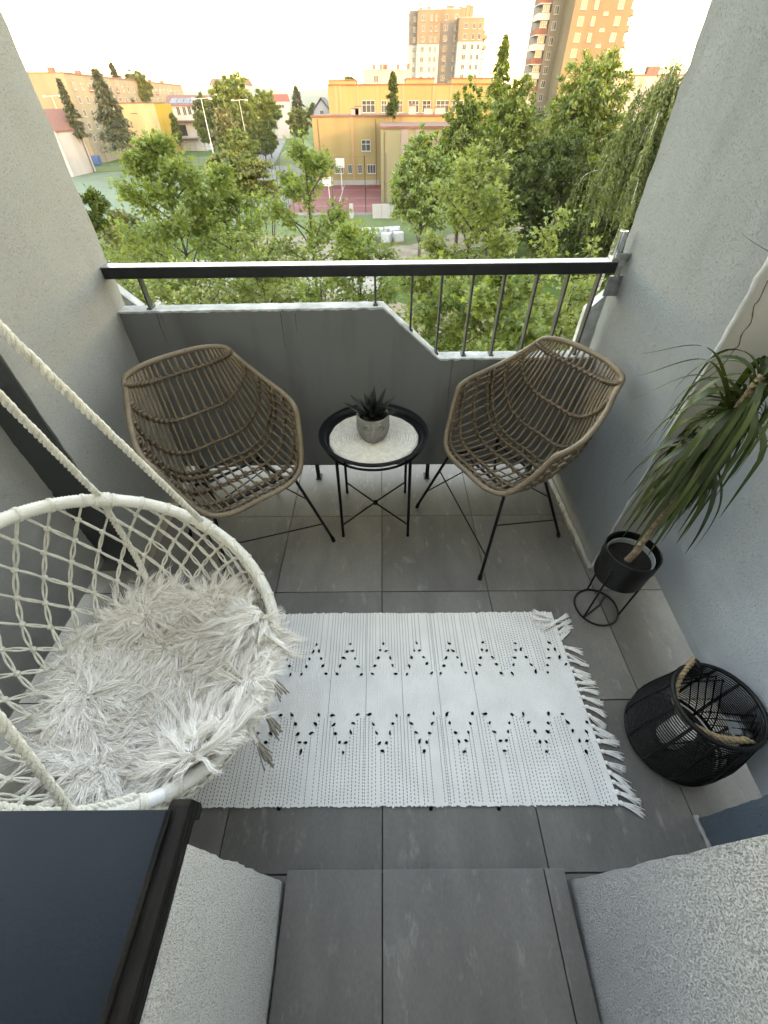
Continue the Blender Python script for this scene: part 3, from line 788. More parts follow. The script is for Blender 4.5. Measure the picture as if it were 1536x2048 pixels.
# black running stitches between the cords
Vd, Fd = [], []
def tri_wave(x, x0, p): t = abs(((x - x0) / p + 0.5) % 1 - 0.5) * 2; return t      # 0 at x0, 1 half a period away
lastc = 0
for c in range(2, ncord - 3):
    x = RX0 + cw * c
    full = abs(((x + 0.136) / PU + 0.5) % 1 - 0.0) * PU < cw * 0.55                  # a line through every valley
    dens = 0.56 if x < 0.1 else 0.46
    if not full and (c - lastc < 2 or RNG.random() > dens * 1.5): continue
    lastc = c
    yU = 0.768 - 0.118 * min(1, tri_wave(x, -0.136, PU) * 1.35) + 0.008
    yL = 0.392 + 0.114 * min(1, tri_wave(x, -0.144, PL) * 1.35) - 0.008
    spans = [(RY0 + 0.004, RY1 - 0.004)] if full else [(RY0 + 0.004, yL), (yU, RY1 - 0.004)]
    stp = RNG.choice([0.0085, 0.0105]); off = RNG.uniform(0, 0.008)
    for a, b in spans:
        y = a + off
        while y < b:
            l = 0.0046
            for yy in (y,):
                z = 0.0026 + lift(x, y)
                X_ = rug_x(x, y) - ro[0]; q = len(Vd)
                Vd += [(X_ - 0.00115, y - ro[1], z), (X_ + 0.00115, y - ro[1], z), (X_ + 0.00115, y + l - ro[1], z), (X_ - 0.00115, y + l - ro[1], z)]
                Fd.append((q, q + 1, q + 2, q + 3))
            y += stp
me = fast_mesh('stitching', Vd, Fd); me.materials.append(M_YARN)
tag(inst('stitching', me, rug), kind='stuff')
# fringe
tass = []
for v in range(5):
    rs = np.random.default_rng(40 + v); b = MB()
    b.ball((0.009, 0, 0.006), 0.0075, 6, (1.25, 1, 0.8))
    b.tube([(-0.004, 0, 0.003), (0.004, 0, 0.005)], 0.004, 6)
    L_ = 0.050 + 0.010 * rs.random(); bend = rs.normal(0, 0.35)
    for k in range(15):
        s = rs.normal(0, 1); l = L_ * rs.uniform(0.85, 1.12)
        P = [(0.012, s * 0.002, 0.005), (0.012 + l * 0.35, s * 0.0045 + bend * 0.004, 0.0075 * rs.uniform(0.7, 1.2)), (0.012 + l * 0.7, s * 0.0062 + bend * 0.012 + rs.normal(0, 0.001), 0.004 + 0.003 * rs.random()), (0.012 + l, s * 0.008 + bend * 0.024 + rs.normal(0, 0.0018), 0.0022 + 0.002 * rs.random())]
        b.tube(spline(P, 7), np.linspace(0.0021, 0.0013, 7), 4)
    tass.append(b.mesh('tassel', M_RUG))
nt_ = 23
for k in range(nt_):
    y = RY0 + 0.008 + (RY1 - RY0 - 0.05) * k / (nt_ - 1) + RNG.normal(0, 0.002)
    a = -0.30 - 0.25 * math.sin(k * 0.9) + RNG.normal(0, 0.14) + (0.75 if k > nt_ - 5 else 0.0)
    inst('tassel', tass[k % 5], rug, (rug_x(RX1, y) - ro[0] - 0.003, y - ro[1], 0.001), (RNG.normal(0, 0.2), 0, a), (1, RNG.choice([-1, 1]) * RNG.uniform(0.8, 1.1), 1))
# two tassels folded back on the far corner, and the fringe of the left end
for (x, y, a) in ((0.676, 0.872, 2.75), (0.684, 0.846, 3.5), (0.668, 0.862, 3.15)):
    inst('tassel', tass[int(RNG.integers(0, 5))], rug, (x - ro[0], y - ro[1], 0.008), (0.2, -0.05, a))
for k in range(nt_):
    y = RY0 + 0.008 + (RY1 - RY0 - 0.02) * k / (nt_ - 1)
    inst('tassel', tass[(k * 3) % 5], rug, (RX0 - ro[0] + 0.003, y - ro[1], 0.001), (0, 0, math.pi + RNG.normal(0, 0.25)))
for px in (558, 862, 998):
    p = atZ(px, 1617, 0.004); inst('knot', kn[0], rug, (p[0] - ro[0], p[1] - ro[1], 0.002))

# ------------------------------------------------------------------ macrame hanging chair
M_ROPE = mat('cream_cotton_rope', (0.76, 0.73, 0.65), (0.62, 0.585, 0.50), 40, 0.95, 0.6, 260, spec=0.1)
M_WRAP = mat('cream_cotton_wrap', (0.80, 0.77, 0.70), (0.70, 0.665, 0.60), 25, 0.95, 0.5, 300, spec=0.1)
M_TASS = mat('beige_tassel_yarn', (0.42, 0.385, 0.335), (0.33, 0.30, 0.26), 50, 0.95, 0.5, 200, spec=0.1)
M_HOOPW = mat('white_hoop_enamel', (0.75, 0.75, 0.75), None, 10, 0.35)
HC, HR, HT = np.array([-0.635, 0.516, 0.601]), 0.385, 0.59
SC, SR = np.array([-0.606, 0.492, 0.352]), 0.283
ex = np.array([math.cos(HT), 0, -math.sin(HT)]); ey = np.array([0, 1.0, 0])
def big(t): t = np.asarray(t); return HC + HR * (np.cos(t)[..., None] * ex + np.sin(t)[..., None] * ey)
def small(t): t = np.asarray(t); return SC + SR * (np.cos(t)[..., None] * np.array([1, 0, 0]) + np.sin(t)[..., None] * ey)
HANG = np.array([-0.66, 0.52, 1.80])
sw = empty('hanging_chair', tuple(SC), 0, 'cream macrame hanging chair with rope-wrapped hoop at the left', 'hanging chair')
so = SC
def swb(mb, name, m, lab=None, stuff=False, parent=None):
    o = mb.build(name, m, parent or sw, auto=False); o.data.transform(Matrix.Translation((-so[0], -so[1], -so[2])))
    if stuff: o['kind'] = 'stuff'
    return o
nr_ = 620
tt = np.linspace(0, 2 * math.pi, nr_, endpoint=False)
bare = lambda t: (rad(298) < t) & (t < rad(303))
rr = np.where(np.arange(nr_) % 2 == 0, 0.0180, 0.0160) + RNG.normal(0, 0.00025, nr_)
rr = np.where(bare(tt), 0.0135, rr)
swb(MB().tube(big(tt), rr, 12, closed=True), 'back_hoop', M_WRAP)
swb(MB().tube(big(np.linspace(rad(297), rad(304), 8)), 0.0139, 12), 'bare_hoop', M_HOOPW)
rr2 = np.where(np.arange(560) % 2 == 0, 0.0155, 0.0145)
swb(MB().tube(small(np.linspace(0, 2 * math.pi, 560, endpoint=False)), rr2, 10, closed=True), 'seat_hoop', M_WRAP)
# seat cloth under the fur
G = []
for r in np.linspace(0.001, 1, 10):
    G.append([SC + np.array([SR * r * math.cos(a), SR * r * math.sin(a), -0.05 * (1 - r * r)]) for a in np.linspace(0, 2 * math.pi, 49)])
swb(MB().grid(G), 'seat_cloth', M_ROPE)
# the knotted net
NC, NRW = 34, 7
def netp(t, s):
    t = float(t); p = big(t) * (1 - s) + small(t) * s
    out = np.array([math.cos(t), math.sin(t), 0.0])
    gap = np.linalg.norm(big(t) - small(t))
    return p + out * 0.16 * gap * math.sin(math.pi * s) - np.array([0, 0, 0.10 * gap * math.sin(math.pi * s)])
net = MB(); kn_ = MB()
def cord(a, b, off=0.0046, r=0.0030):
    d = b - a; L_ = np.linalg.norm(d)
    if L_ < 1e-4: return
    side = np.cross(d / L_, np.array([0.33, 0.21, 0.9])); side /= np.linalg.norm(side) + 1e-9
    for s in (-1, 1):
        net.tube(spline([a, (a + b) / 2 + side * off * s + RNG.normal(0, 0.001, 3), b], 6), r, 5, caps=False)
for i in range(NC):
    for j in range(NRW):
        o = 0.5 * (j % 2); t0 = 2 * math.pi * (i + o) / NC
        a = netp(t0, j / NRW)
        if abs(((t0 + math.pi) % (2 * math.pi)) - math.pi) < rad(26): continue
        for s in (-0.5, 0.5):
            t1 = t0 + s * 2 * math.pi / NC
            b = netp(t1, (j + 1) / NRW)
            cord(a, b)
        if j: kn_.ball(a + RNG.normal(0, 0.001, 3), 0.0088, 5, (1, 1, 1))
        else: kn_.tube(big(np.linspace(t0 - 0.012, t0 + 0.012, 4)), 0.0196, 9)
swb(net, 'net', M_ROPE, stuff=True); swb(kn_, 'net_knots', M_ROPE, stuff=True)
# braids running down from the hoop to the seat, and up to the hanging ring
t1, t2 = rad(120.5), rad(78.5)
t3, t4 = 2 * math.pi - t1 + rad(6), 2 * math.pi - t2
for t in (t1, t3):
    P = [netp(t + 0.012 * math.sin(6 * s), s) for s in np.linspace(0, 1, 14)]
    swb(twisted(MB(), P, 0.0092, 0.045), 'side_braid', M_ROPE)
for t in (t1, t2, t3, t4):
    a = big(t) + np.array([0, 0, 0.012])
    P = [a + (HANG - a) * s + np.array([0, 0, -0.012 * math.sin(math.pi * s)]) for s in np.linspace(0, 1, 20)]
    swb(twisted(MB(), P, 0.0088 if t < 3 else 0.0075, 0.05), 'hanging_rope', M_ROPE)
    swb(MB().tube(big(np.linspace(t - 0.05, t + 0.05, 10)), [0.021, 0.023, 0.0205, 0.0225, 0.0205, 0.0225, 0.0205, 0.023, 0.021, 0.02], 10), 'rope_binding', M_ROPE)
swb(MB().tube([HANG + np.array([0.028 * math.cos(a), 0, 0.02 + 0.028 * math.sin(a)]) for a in np.linspace(0, 2 * math.pi, 24, endpoint=False)], 0.0045, 8, closed=True), 'hanging_ring', M_GALV)
swb(MB().tube([HANG + np.array([0, 0, 0.045]), np.array([HANG[0], HANG[1], CE - 0.15])], 0.004, 8), 'hanging_chain', M_GALV)
# rope side lacing along the front half of the hoop
P = [big(t) * 0.985 + HC * 0.015 + np.array([0, 0, 0.014]) for t in np.linspace(rad(20), rad(74), 40)]
swb(twisted(MB(), P, 0.0085, 0.04), 'edge_braid', M_ROPE)
P = [big(t) * 0.97 + HC * 0.03 + np.array([0, 0, 0.010]) for t in np.linspace(rad(250), rad(296), 40)]
swb(twisted(MB(), P, 0.0085, 0.04), 'edge_braid', M_ROPE)
# tassels under the seat
for (px, py) in ((548, 1365), (540, 1440), (525, 1500), (365, 1600), (330, 1612)):
    p = atZ(px - 12, py - 18, 0.365); q = atZ(px + 12, py + 22, 0.30)
    b = MB(); d = q - p
    b.ball(p, 0.010, 6)
    for k in range(16):
        e = RNG.normal(0, 1, 3) * np.array([0.008, 0.008, 0.004])
        b.tube(spline([p, p + d * 0.35 + e * 0.6, p + d * 0.7 + e + RNG.normal(0, 0.002, 3), p + d * RNG.uniform(0.9, 1.15) + e * 1.4], 6), 0.0018, 4)
    swb(b, 'tassel', M_TASS)

# ------------------------------------------------------------------ long-haired throw on the seat
def fur_mat():
    m, nt, b = nodes_of('cream_long_fur'); L = nt.links.new
    at = N(nt, 'ShaderNodeAttribute'); at.attribute_name = 'tone'
    rp = N(nt, 'ShaderNodeValToRGB'); e = rp.color_ramp.elements
    e[0].position = 0.0; e[0].color = (0.64, 0.575, 0.49, 1); e[1].position = 1.0; e[1].color = (0.92, 0.895, 0.85, 1)
    L(at.outputs['Fac'], rp.inputs[0]); L(rp.outputs[0], b.inputs['Base Color'])
    b.inputs['Roughness'].default_value = 0.6; b.inputs['Specular IOR Level'].default_value = 0.25
    return m
M_FUR = fur_mat()
M_HIDE = mat('throw_backing', (0.40, 0.36, 0.31), None, 30, 0.95)
throw = empty('fur_throw', tuple(SC), 0, 'shaggy off-white faux fur throw lying in the hanging chair', 'fur throw')
LUMPS = [(0.20, -0.25, 0.130, 0.10), (0.26, 0.17, 0.050, 0.07), (0.25, -0.02, 0.028, 0.07), (-0.08, -0.22, 0.022, 0.10), (-0.20, -0.06, 0.020, 0.10), (0.05, 0.24, 0.02, 0.10), (-0.14, 0.16, 0.02, 0.09), (0.18, 0.10, 0.015, 0.06)]
def fur_base(x, y):
    """x, y offsets from the seat centre -> height above the seat hoop plane"""
    r = np.hypot(x, y) / SR
    z = -0.035 + 0.075 * np.clip(r, 0, 1.0) ** 2.2 - 0.38 * np.clip(r - 1.04, 0, 1) ** 1.3
    for cx, cy, h, s in LUMPS: z = z + h * np.exp(-((x - cx) ** 2 + (y - cy) ** 2) / s ** 2)
    return z
def fur_edge(a):
    return SR * (1.00 + 0.04 * np.sin(3 * a + 0.6) + 0.035 * np.sin(7 * a) + 0.17 * np.exp(-((np.mod(a + 0.92 + math.pi, 2 * math.pi) - math.pi) / 0.40) ** 2)
                 + 0.03 * np.exp(-((a - 0.5) / 0.3) ** 2))
G = []
for q in np.linspace(0.001, 1, 26):
    row = []
    for a in np.linspace(0, 2 * math.pi, 73):
        R_ = fur_edge(np.array(((a + math.pi) % (2 * math.pi)) - math.pi)) * q; x, y = R_ * math.cos(a), R_ * math.sin(a)
        row.append((x, y, float(fur_base(x, y))))
    G.append(row)
MB().grid(G).build('backing', M_HIDE, throw, auto=False)
def make_fur(n, ncl, seed):
    g = np.random.default_rng(seed)
    def sample(k):
        a = g.uniform(-math.pi, math.pi, k); q = np.sqrt(g.uniform(0, 1, k)); R_ = fur_edge(a) * q
        return R_ * np.cos(a), R_ * np.sin(a)
    cx, cy = sample(ncl)
    x, y = sample(n)
    near = np.empty(n, int)
    for s in range(0, n, 4000):
        d = (x[s:s + 4000, None] - cx) ** 2 + (y[s:s + 4000, None] - cy) ** 2
        near[s:s + 4000] = d.argmin(1)
    eps = 1e-3
    def nrm(x, y):
        dx = (fur_base(x + eps, y) - fur_base(x - eps, y)) / (2 * eps); dy = (fur_base(x, y + eps) - fur_base(x, y - eps)) / (2 * eps)
        v = np.stack([-dx, -dy, np.ones_like(dx)], 1); return v / np.linalg.norm(v, axis=1)[:, None]
    nn = nrm(x, y)
    # combing direction: away from the lumps near them, whirling in between, outwards at the rim
    def flow(x, y):
        fx = 0.9 * np.sin(17 * y + 3.1 * np.sin(11 * x)) ; fy = 0.9 * np.cos(15 * x + 2.7 * np.sin(13 * y + 1))
        for lx, ly, h, s in LUMPS:
            w = 1.5 * np.exp(-((x - lx) ** 2 + (y - ly) ** 2) / (1.5 * s) ** 2) * min(1.6, h / 0.03)
            d = np.hypot(x - lx, y - ly) + 0.01
            fx = fx + w * (x - lx) / d; fy = fy + w * (y - ly) / d
        r = np.hypot(x, y) / SR; o = 0.9 * np.clip(r - 0.72, 0, 1) / 0.3
        fx = fx + o * x / (np.hypot(x, y) + 1e-6); fy = fy + o * y / (np.hypot(x, y) + 1e-6)
        v = np.stack([fx, fy, 0 * fx], 1); return v / (np.linalg.norm(v, axis=1)[:, None] + 1e-6)
    cf = flow(cx, cy) + g.normal(0, 0.55, (ncl, 3)) * np.array([1, 1, 0])
    Lc = g.uniform(0.026, 0.048, ncl)
    lift = g.uniform(0.15, 0.45, ncl); curl = g.normal(0, 0.016, ncl); wav = g.normal(0, 0.0062, ncl); wph = g.uniform(0, 6.28, ncl)
    root = np.stack([x, y, fur_base(x, y)], 1)
    T = cf[near] * 0.95 + flow(x, y) * 0.2 + g.normal(0, 0.09, (n, 3))
    ln = Lc[near] * g.uniform(0.7, 1.15, n); lf = lift[near] * g.uniform(0.7, 1.3, n)
    croot = np.stack([cx, cy, fur_base(cx, cy)], 1)[near]
    segs = 6; W = np.linspace(0, 1, segs)
    side = np.cross(T, nn); side /= np.linalg.norm(side, axis=1)[:, None] + 1e-9
    pts = np.empty((n, segs, 3)); wob = g.normal(0, 1, (n, 1)); ph = g.uniform(0, 6.28, (n, 1))
    for i, t in enumerate(W):
        p = root + T * (ln * t * (0.75 + 0.25 * t))[:, None] + nn * (ln * lf * (1.5 * t - 1.05 * t * t))[:, None]
        p += side * ((curl[near] * t * t * 1.4)[:, None] + 0.0012 * wob * np.sin(5 * t + ph) * t + (wav[near] * t * np.sin(6.5 * t + wph[near]))[:, None])
        pull = 0.66 * t ** 0.9
        cp = croot + T * (ln * t)[:, None] * 0 + (p - root)
        pts[:, i] = p * (1 - pull) + cp * pull
    wid = np.interp(W, [0, 0.6, 1], [0.00075, 0.0007, 0.0002])
    # ribbons turned to random sides
    tv = g.normal(0, 1, (n, 3)); d = pts[:, -1] - pts[:, 0]; wv = np.cross(d, tv); wv /= np.linalg.norm(wv, axis=1)[:, None] + 1e-9
    A = pts + wv[:, None] * wid[None, :, None]; B = pts - wv[:, None] * wid[None, :, None]
    V = np.stack([A, B], 2).reshape(-1, 3)                     # n, segs, 2
    b0 = (np.arange(n) * segs * 2)[:, None]; k = np.arange(segs - 1)[None] * 2
    F = np.stack([b0 + k, b0 + k + 1, b0 + k + 3, b0 + k + 2], 2).reshape(-1, 4)
    me = fast_mesh('fur', V, F)
    r = np.hypot(x, y) / SR
    lump = np.zeros(n)
    for lx, ly, h, s in LUMPS[:5]: lump = np.maximum(lump, np.exp(-((x - lx) ** 2 + (y - ly) ** 2) / (1.3 * s) ** 2))
    tone = np.clip(g.normal(0.45, 0.16, ncl)[near] + g.normal(0, 0.12, n) + 0.35 * lump, 0, 1)
    at = me.attributes.new('tone', 'FLOAT', 'POINT'); at.data.foreach_set('value', np.repeat(tone, segs * 2).astype(np.float32))
    me.polygons.foreach_set('use_smooth', np.ones(len(me.polygons), bool))
    me.materials.append(M_FUR)
    return me
tag(inst('fur', make_fur(84000, 4200, 5), throw), kind='stuff')

# ------------------------------------------------------------------ plant stand, pot, dracaena
PS = (0.884, 0.928)
stand = empty('plant_stand', (PS[0], PS[1], 0), 0, 'thin black wire plant stand with ring base beside the right wall', 'plant stand')
ring = [(0.086 * math.cos(a), 0.086 * math.sin(a), 0.0045) for a in np.linspace(0, 2 * math.pi, 64, endpoint=False)]
MB().tube(ring, 0.0042, 8, closed=True).build('base_ring', M_BLACKM, stand)
for a in (rad(215), rad(335), rad(95)):
    MB().tube([(0.086 * math.cos(a), 0.086 * math.sin(a), 0.005), (0.0955 * math.cos(a), 0.0955 * math.sin(a), 0.320)], 0.0036, 8).build('leg', M_BLACKM, stand)
MB().tube([(0.086 * math.cos(rad(215)), 0.086 * math.sin(rad(215)), 0.0055), (0.02, 0.01, 0.0062), (0.086 * math.cos(rad(45)), 0.086 * math.sin(rad(45)), 0.0055)], 0.0036, 8).build('base_bar', M_BLACKM, stand)
M_POT = mat('matt_black_pot', (0.004, 0.0042, 0.0046), (0.006, 0.0063, 0.0067), 14, 0.45, spec=0.3)
planter = empty('plant_pot', (PS[0], PS[1], 0.225), 0, 'black cylindrical flower pot held in the wire stand', 'plant pot')
MB().lathe([(0.0001, 0), (0.076, 0), (0.085, 0.005), (0.089, 0.018), (0.090, 0.098), (0.0935, 0.100), (0.0935, 0.148), (0.0910, 0.150), (0.0885, 0.148), (0.0875, 0.05), (0.0001, 0.05)], 56).build('outer_pot', M_POT, planter)
MB().lathe([(0.077, 0.07), (0.0815, 0.122), (0.0805, 0.125), (0.0775, 0.124), (0.075, 0.09), (0.074, 0.07)], 48).build('inner_pot', mat('pale_inner_pot', (0.30, 0.31, 0.31), None, 20, 0.5), planter)
MB().lathe([(0.0001, 0.106), (0.03, 0.108), (0.06, 0.103), (0.0765, 0.104)], 36).build('soil', M_SOIL, planter)
M_TRUNK = mat('dracaena_stem', (0.36, 0.265, 0.175), (0.17, 0.12, 0.08), 40, 0.85, 0.8, 70, stretch=(1, 1, 3))
M_DRAC = leaf_mat('dracaena_leaf', [(0.0, (0.010, 0.019, 0.006)), (1.0, (0.062, 0.088, 0.020))], 0.25, 0.04)
drac = empty('dracaena', (PS[0] - 0.012, PS[1] - 0.01, 0.33), 0, 'tall dracaena with long drooping dark green leaves', 'plant')
stem_pts = spline([(0, 0, -0.02), (0.010, -0.004, 0.05), (0.014, 0.002, 0.10), (0.022, 0.006, 0.22), (0.030, 0.008, 0.40), (0.036, 0.010, 0.55), (0.044, 0.010, 0.70)], 60)
sr = np.interp(np.linspace(0, 1, 60), [0, 0.15, 1], [0.0125, 0.0115, 0.0105]) + 0.0012 * (np.arange(60) % 3 == 0)
MB().tube(stem_pts, sr, 9).build('stem', M_TRUNK, drac)
MB().tube([(0.012, 0, 0.085), (-0.008, -0.012, 0.100), (-0.012, -0.015, 0.112)], [0.011, 0.010, 0.009], 8).build('cut_stub', M_TRUNK, drac)
def strap_leaf(L_, w, up, droop, seed):
    """an arching strap leaf from the origin towards +x"""
    g = np.random.default_rng(seed); n = 16; G = []
    ang = up; x = z = 0.0; tw = g.normal(0, 0.5)
    for i in range(n):
        t = i / (n - 1)
        wd = w * (0.55 + 0.45 * min(1, t / 0.25)) * (1 - max(0, t - 0.35) / 0.65) ** 0.8 + 0.0004
        c, s_ = math.cos(tw * t), math.sin(tw * t)
        G.append([(x, -wd * c, z + 0.25 * wd - wd * s_), (x, 0, z), (x, wd * c, z + 0.25 * wd + wd * s_)])
        x += L_ / (n - 1) * math.cos(ang); z += L_ / (n - 1) * math.sin(ang)
        ang = max(-rad(86), ang - droop / (n - 1) * (1.6 if t < 0.5 else 0.6))
    mb = MB(); mb.grid(G)
    me = mb.mesh('leaf', M_DRAC)
    at = me.attributes.new('tone', 'FLOAT', 'POINT'); at.data.foreach_set('value', np.full(len(me.vertices), g.uniform(0.05, 0.95), np.float32))
    return me
g = np.random.default_rng(3)
for k in range(165):
    t = g.uniform(0.0, 1.0) ** 0.75
    zz = 0.43 + 0.27 * t
    az = g.uniform(0, 2 * math.pi)
    up = rad(-35 + 95 * t ** 1.5) + g.normal(0, 0.14)
    L_ = g.uniform(0.24, 0.38) * (0.85 + 0.15 * t)
    # keep the foliage off the wall on the right
    room = 0.27 if math.cos(az) > 0.2 else 1.0
    if room < 1 and up > rad(-10): up = rad(60); 
    me = strap_leaf(L_, g.uniform(0.0052, 0.0088), up, rad(150) if up > 0 else rad(75), k)
    p = stem_pts[int(np.clip(zz / 0.70 * 59, 0, 59))]
    inst('leaf', me, drac, tuple(p), (0, 0, az), (room ** 0.5, 1, 1))
for k, (px, py, dy) in enumerate(((1283, 707, 0.0), (1275, 752, -0.05), (1480, 465, 0.03), (1300, 870, -0.02), (1262, 800, 0.06))):    # single leaves reaching out to the left
    tip = atY(px, py, 0.93 + dy) - np.array(drac.location)
    a = stem_pts[52]; mid = (a + tip) / 2 + np.array([0.0 if k != 2 else 0.16, 0, 0.09 if k != 2 else 0.06]); P = spline([a, mid, tip], 18); G = []
    for i, p in enumerate(P):
        t = i / 17; wd = 0.0055 * (0.6 + 0.4 * min(1, t / .2)) * (1 - max(0, t - .4) / .6) ** .8 + 0.0003
        s_ = np.cross(P[min(i + 1, 17)] - P[max(i - 1, 0)], np.array([0, 0.2, 1.0])); s_ /= np.linalg.norm(s_)
        G.append([p - s_ * wd, p, p + s_ * wd])
    mb = MB(); mb.grid(G); me = mb.mesh('leaf', M_DRAC)
    at = me.attributes.new('tone', 'FLOAT', 'POINT'); at.data.foreach_set('value', np.full(len(me.vertices), 0.35, np.float32))
    inst('leaf', me, drac)

# ------------------------------------------------------------------ basket lantern
LC = (0.938, 0.430)
lan = empty('basket_lantern', (LC[0], LC[1], 0), 0, 'round black woven basket lantern on the floor by the right wall', 'lantern')
LZ = np.array([0.0, 0.02, 0.06, 0.12, 0.18, 0.24, 0.28, 0.300]); LR = np.array([0.120, 0.134, 0.144, 0.142, 0.134, 0.123, 0.117, 0.115])
def lr(z): return float(np.interp(z, LZ, LR))
M_BASK = mat('black_bamboo', (0.003, 0.003, 0.0035), (0.006, 0.006, 0.006), 30, 0.45, 0.2, 90, spec=0.3)
zs_h = list(np.linspace(0.006, 0.288, 30))
for z in zs_h:
    r = lr(z)
    MB().tube([(r * math.cos(a), r * math.sin(a), z) for a in np.linspace(0, 2 * math.pi, 56, endpoint=False)], 0.0021, 5, closed=True).build('hoop', M_BASK, lan, auto=False)
for z, r_, th in ((0.298, 0.115, 0.0065), (0.008, 0.126, 0.009), (0.028, 0.139, 0.005)):
    MB().tube([(r_ * math.cos(a), r_ * math.sin(a), z) for a in np.linspace(0, 2 * math.pi, 64, endpoint=False)], th, 8, closed=True).build('rim', M_BASK, lan, auto=False)
for k in range(12):
    for e in (-0.016, 0.016):
        a = 2 * math.pi * k / 12 + e
        MB().tube([((lr(z) + 0.003) * math.cos(a), (lr(z) + 0.003) * math.sin(a), z) for z in np.linspace(0.004, 0.297, 14)], 0.0023, 5).build('stave', M_BASK, lan, auto=False)
for k in range(40):
    for s in (-1, 1):
        a0 = 2 * math.pi * k / 40
        if (k // 5) % 2: continue
        MB().tube([((lr(z) - 0.003) * math.cos(a0 + s * z * 3.0), (lr(z) - 0.003) * math.sin(a0 + s * z * 3.0), z) for z in np.linspace(0.03, 0.265, 12)], 0.0021, 5).build('slanted_stave', M_BASK, lan, auto=False)
MB().lathe([(0.0001, 0.004), (0.122, 0.004), (0.122, 0.009), (0.0001, 0.009)], 40).build('bottom', M_BASK, lan)
# glass cylinder with a candle inside
cndl = empty('candle', (LC[0], LC[1], 0.0095), 0, 'white pillar candle standing inside the black basket lantern', 'candle')
M_WAX = mat('white_wax', (0.72, 0.71, 0.68), (0.66, 0.65, 0.62), 8, 0.45)
MB().lathe([(0.0001, 0), (0.038, 0), (0.038, 0.093), (0.035, 0.096), (0.02, 0.092), (0.0001, 0.091)], 36).build('wax', M_WAX, cndl)
MB().tube([(0, 0, 0.090), (0.001, 0, 0.100), (0.003, 0.001, 0.106)], 0.0012, 5).build('wick', M_BLACKM, cndl)
# jute handle fallen to one side
M_JUTE = mat('jute_rope', (0.36, 0.255, 0.145), (0.23, 0.16, 0.09), 60, 0.95, 0.7, 200)
hp = [atZ(px, py, z) - np.array([LC[0], LC[1], 0]) for px, py, z in ((1389, 1318, 0.302), (1366, 1345, 0.296), (1353, 1372, 0.286), (1352, 1412, 0.276), (1372, 1440, 0.268), (1400, 1459, 0.268), (1450, 1479, 0.278), (1506, 1480, 0.296))]
hd = twisted(MB(), spline(hp, 60), 0.0088, 0.042, 3, 6).build('rope_handle', M_JUTE, lan, auto=False)
for p in (hp[0], hp[-1]):
    MB().tube([p + np.array([-0.004, 0.0, 0]), p + (np.array([0, 0, .298]) - p) * 0.1, p + (np.array([0.0, 0, 0.296]) - p) * 0.24], [0.009, 0.010, 0.006], 8).build('handle_lug', M_BASK, hd, auto=False)

# ================================================================== beyond the balcony
# ------------------------------------------------------------------ ground, paths, courts
def ground_mat():
    m, nt, b = nodes_of('meadow_ground'); L = nt.links.new
    tc = N(nt, 'ShaderNodeTexCoord')
    n1 = N(nt, 'ShaderNodeTexNoise'); n1.inputs['Scale'].default_value = 0.045; n1.inputs['Detail'].default_value = 7
    n2 = N(nt, 'ShaderNodeTexNoise'); n2.inputs['Scale'].default_value = 1.7; n2.inputs['Detail'].default_value = 8; n2.inputs['Roughness'].default_value = 0.7
    for n in (n1, n2): L(tc.outputs['Object'], n.inputs['Vector'])
    r2 = N(nt, 'ShaderNodeValToRGB'); e = r2.color_ramp.elements
    e[0].position = 0.3; e[0].color = (0.030, 0.060, 0.016, 1); e[1].position = 0.7; e[1].color = (0.085, 0.135, 0.035, 1)
    L(n2.outputs[0], r2.inputs[0])
    r1 = N(nt, 'ShaderNodeValToRGB'); e = r1.color_ramp.elements
    e[0].position = 0.56; e[0].color = (0, 0, 0, 1); e[1].position = 0.68; e[1].color = (0.55, 0.55, 0.55, 1)
    L(n1.outputs[0], r1.inputs[0])
    mx = N(nt, 'ShaderNodeMixRGB'); mx.inputs[2].default_value = (0.16, 0.15, 0.06, 1)
    L(r1.outputs[0], mx.inputs[0]); L(r2.outputs[0], mx.inputs[1]); L(mx.outputs[0], b.inputs['Base Color'])
    b.inputs['Roughness'].default_value = 0.95; b.inputs['Specular IOR Level'].default_value = 0.1
    bp = N(nt, 'ShaderNodeBump'); bp.inputs['Strength'].default_value = 0.8; bp.inputs['Distance'].default_value = 0.15
    L(n2.outputs[0], bp.inputs['Height']); L(bp.outputs[0], b.inputs['Normal'])
    return m
S_ = 6000
gr = MB().raw([(-S_, -S_, GZ), (S_, -S_, GZ), (S_, S_, GZ), (-S_, S_, GZ)], [(0, 1, 2, 3)]).build('ground', ground_mat(), smooth=False)
tag(gr, kind='structure')
M_SAND = mat('sandy_soil', (0.25, 0.20, 0.15), (0.16, 0.125, 0.085), 0.6, 0.95, 0.5, 3)
M_GRAVEL = mat('pale_gravel', (0.31, 0.29, 0.26), (0.22, 0.20, 0.175), 0.8, 0.95, 0.5, 4)
M_ASPH = mat('path_asphalt', (0.14, 0.137, 0.14), (0.105, 0.105, 0.108), 0.5, 0.9, 0.2, 6)
M_TURF = mat('pale_turf_court', (0.105, 0.15, 0.095), (0.088, 0.128, 0.082), 0.2, 0.9)
M_REDC = mat('red_court', (0.17, 0.040, 0.037), (0.14, 0.035, 0.032), 0.4, 0.85)
M_LAWN = mat('mown_lawn', (0.085, 0.125, 0.03), (0.06, 0.09, 0.025), 0.5, 0.95, 0.5, 3)
M_LINE = mat('court_line', (0.6, 0.6, 0.58), None, 1, 0.8)
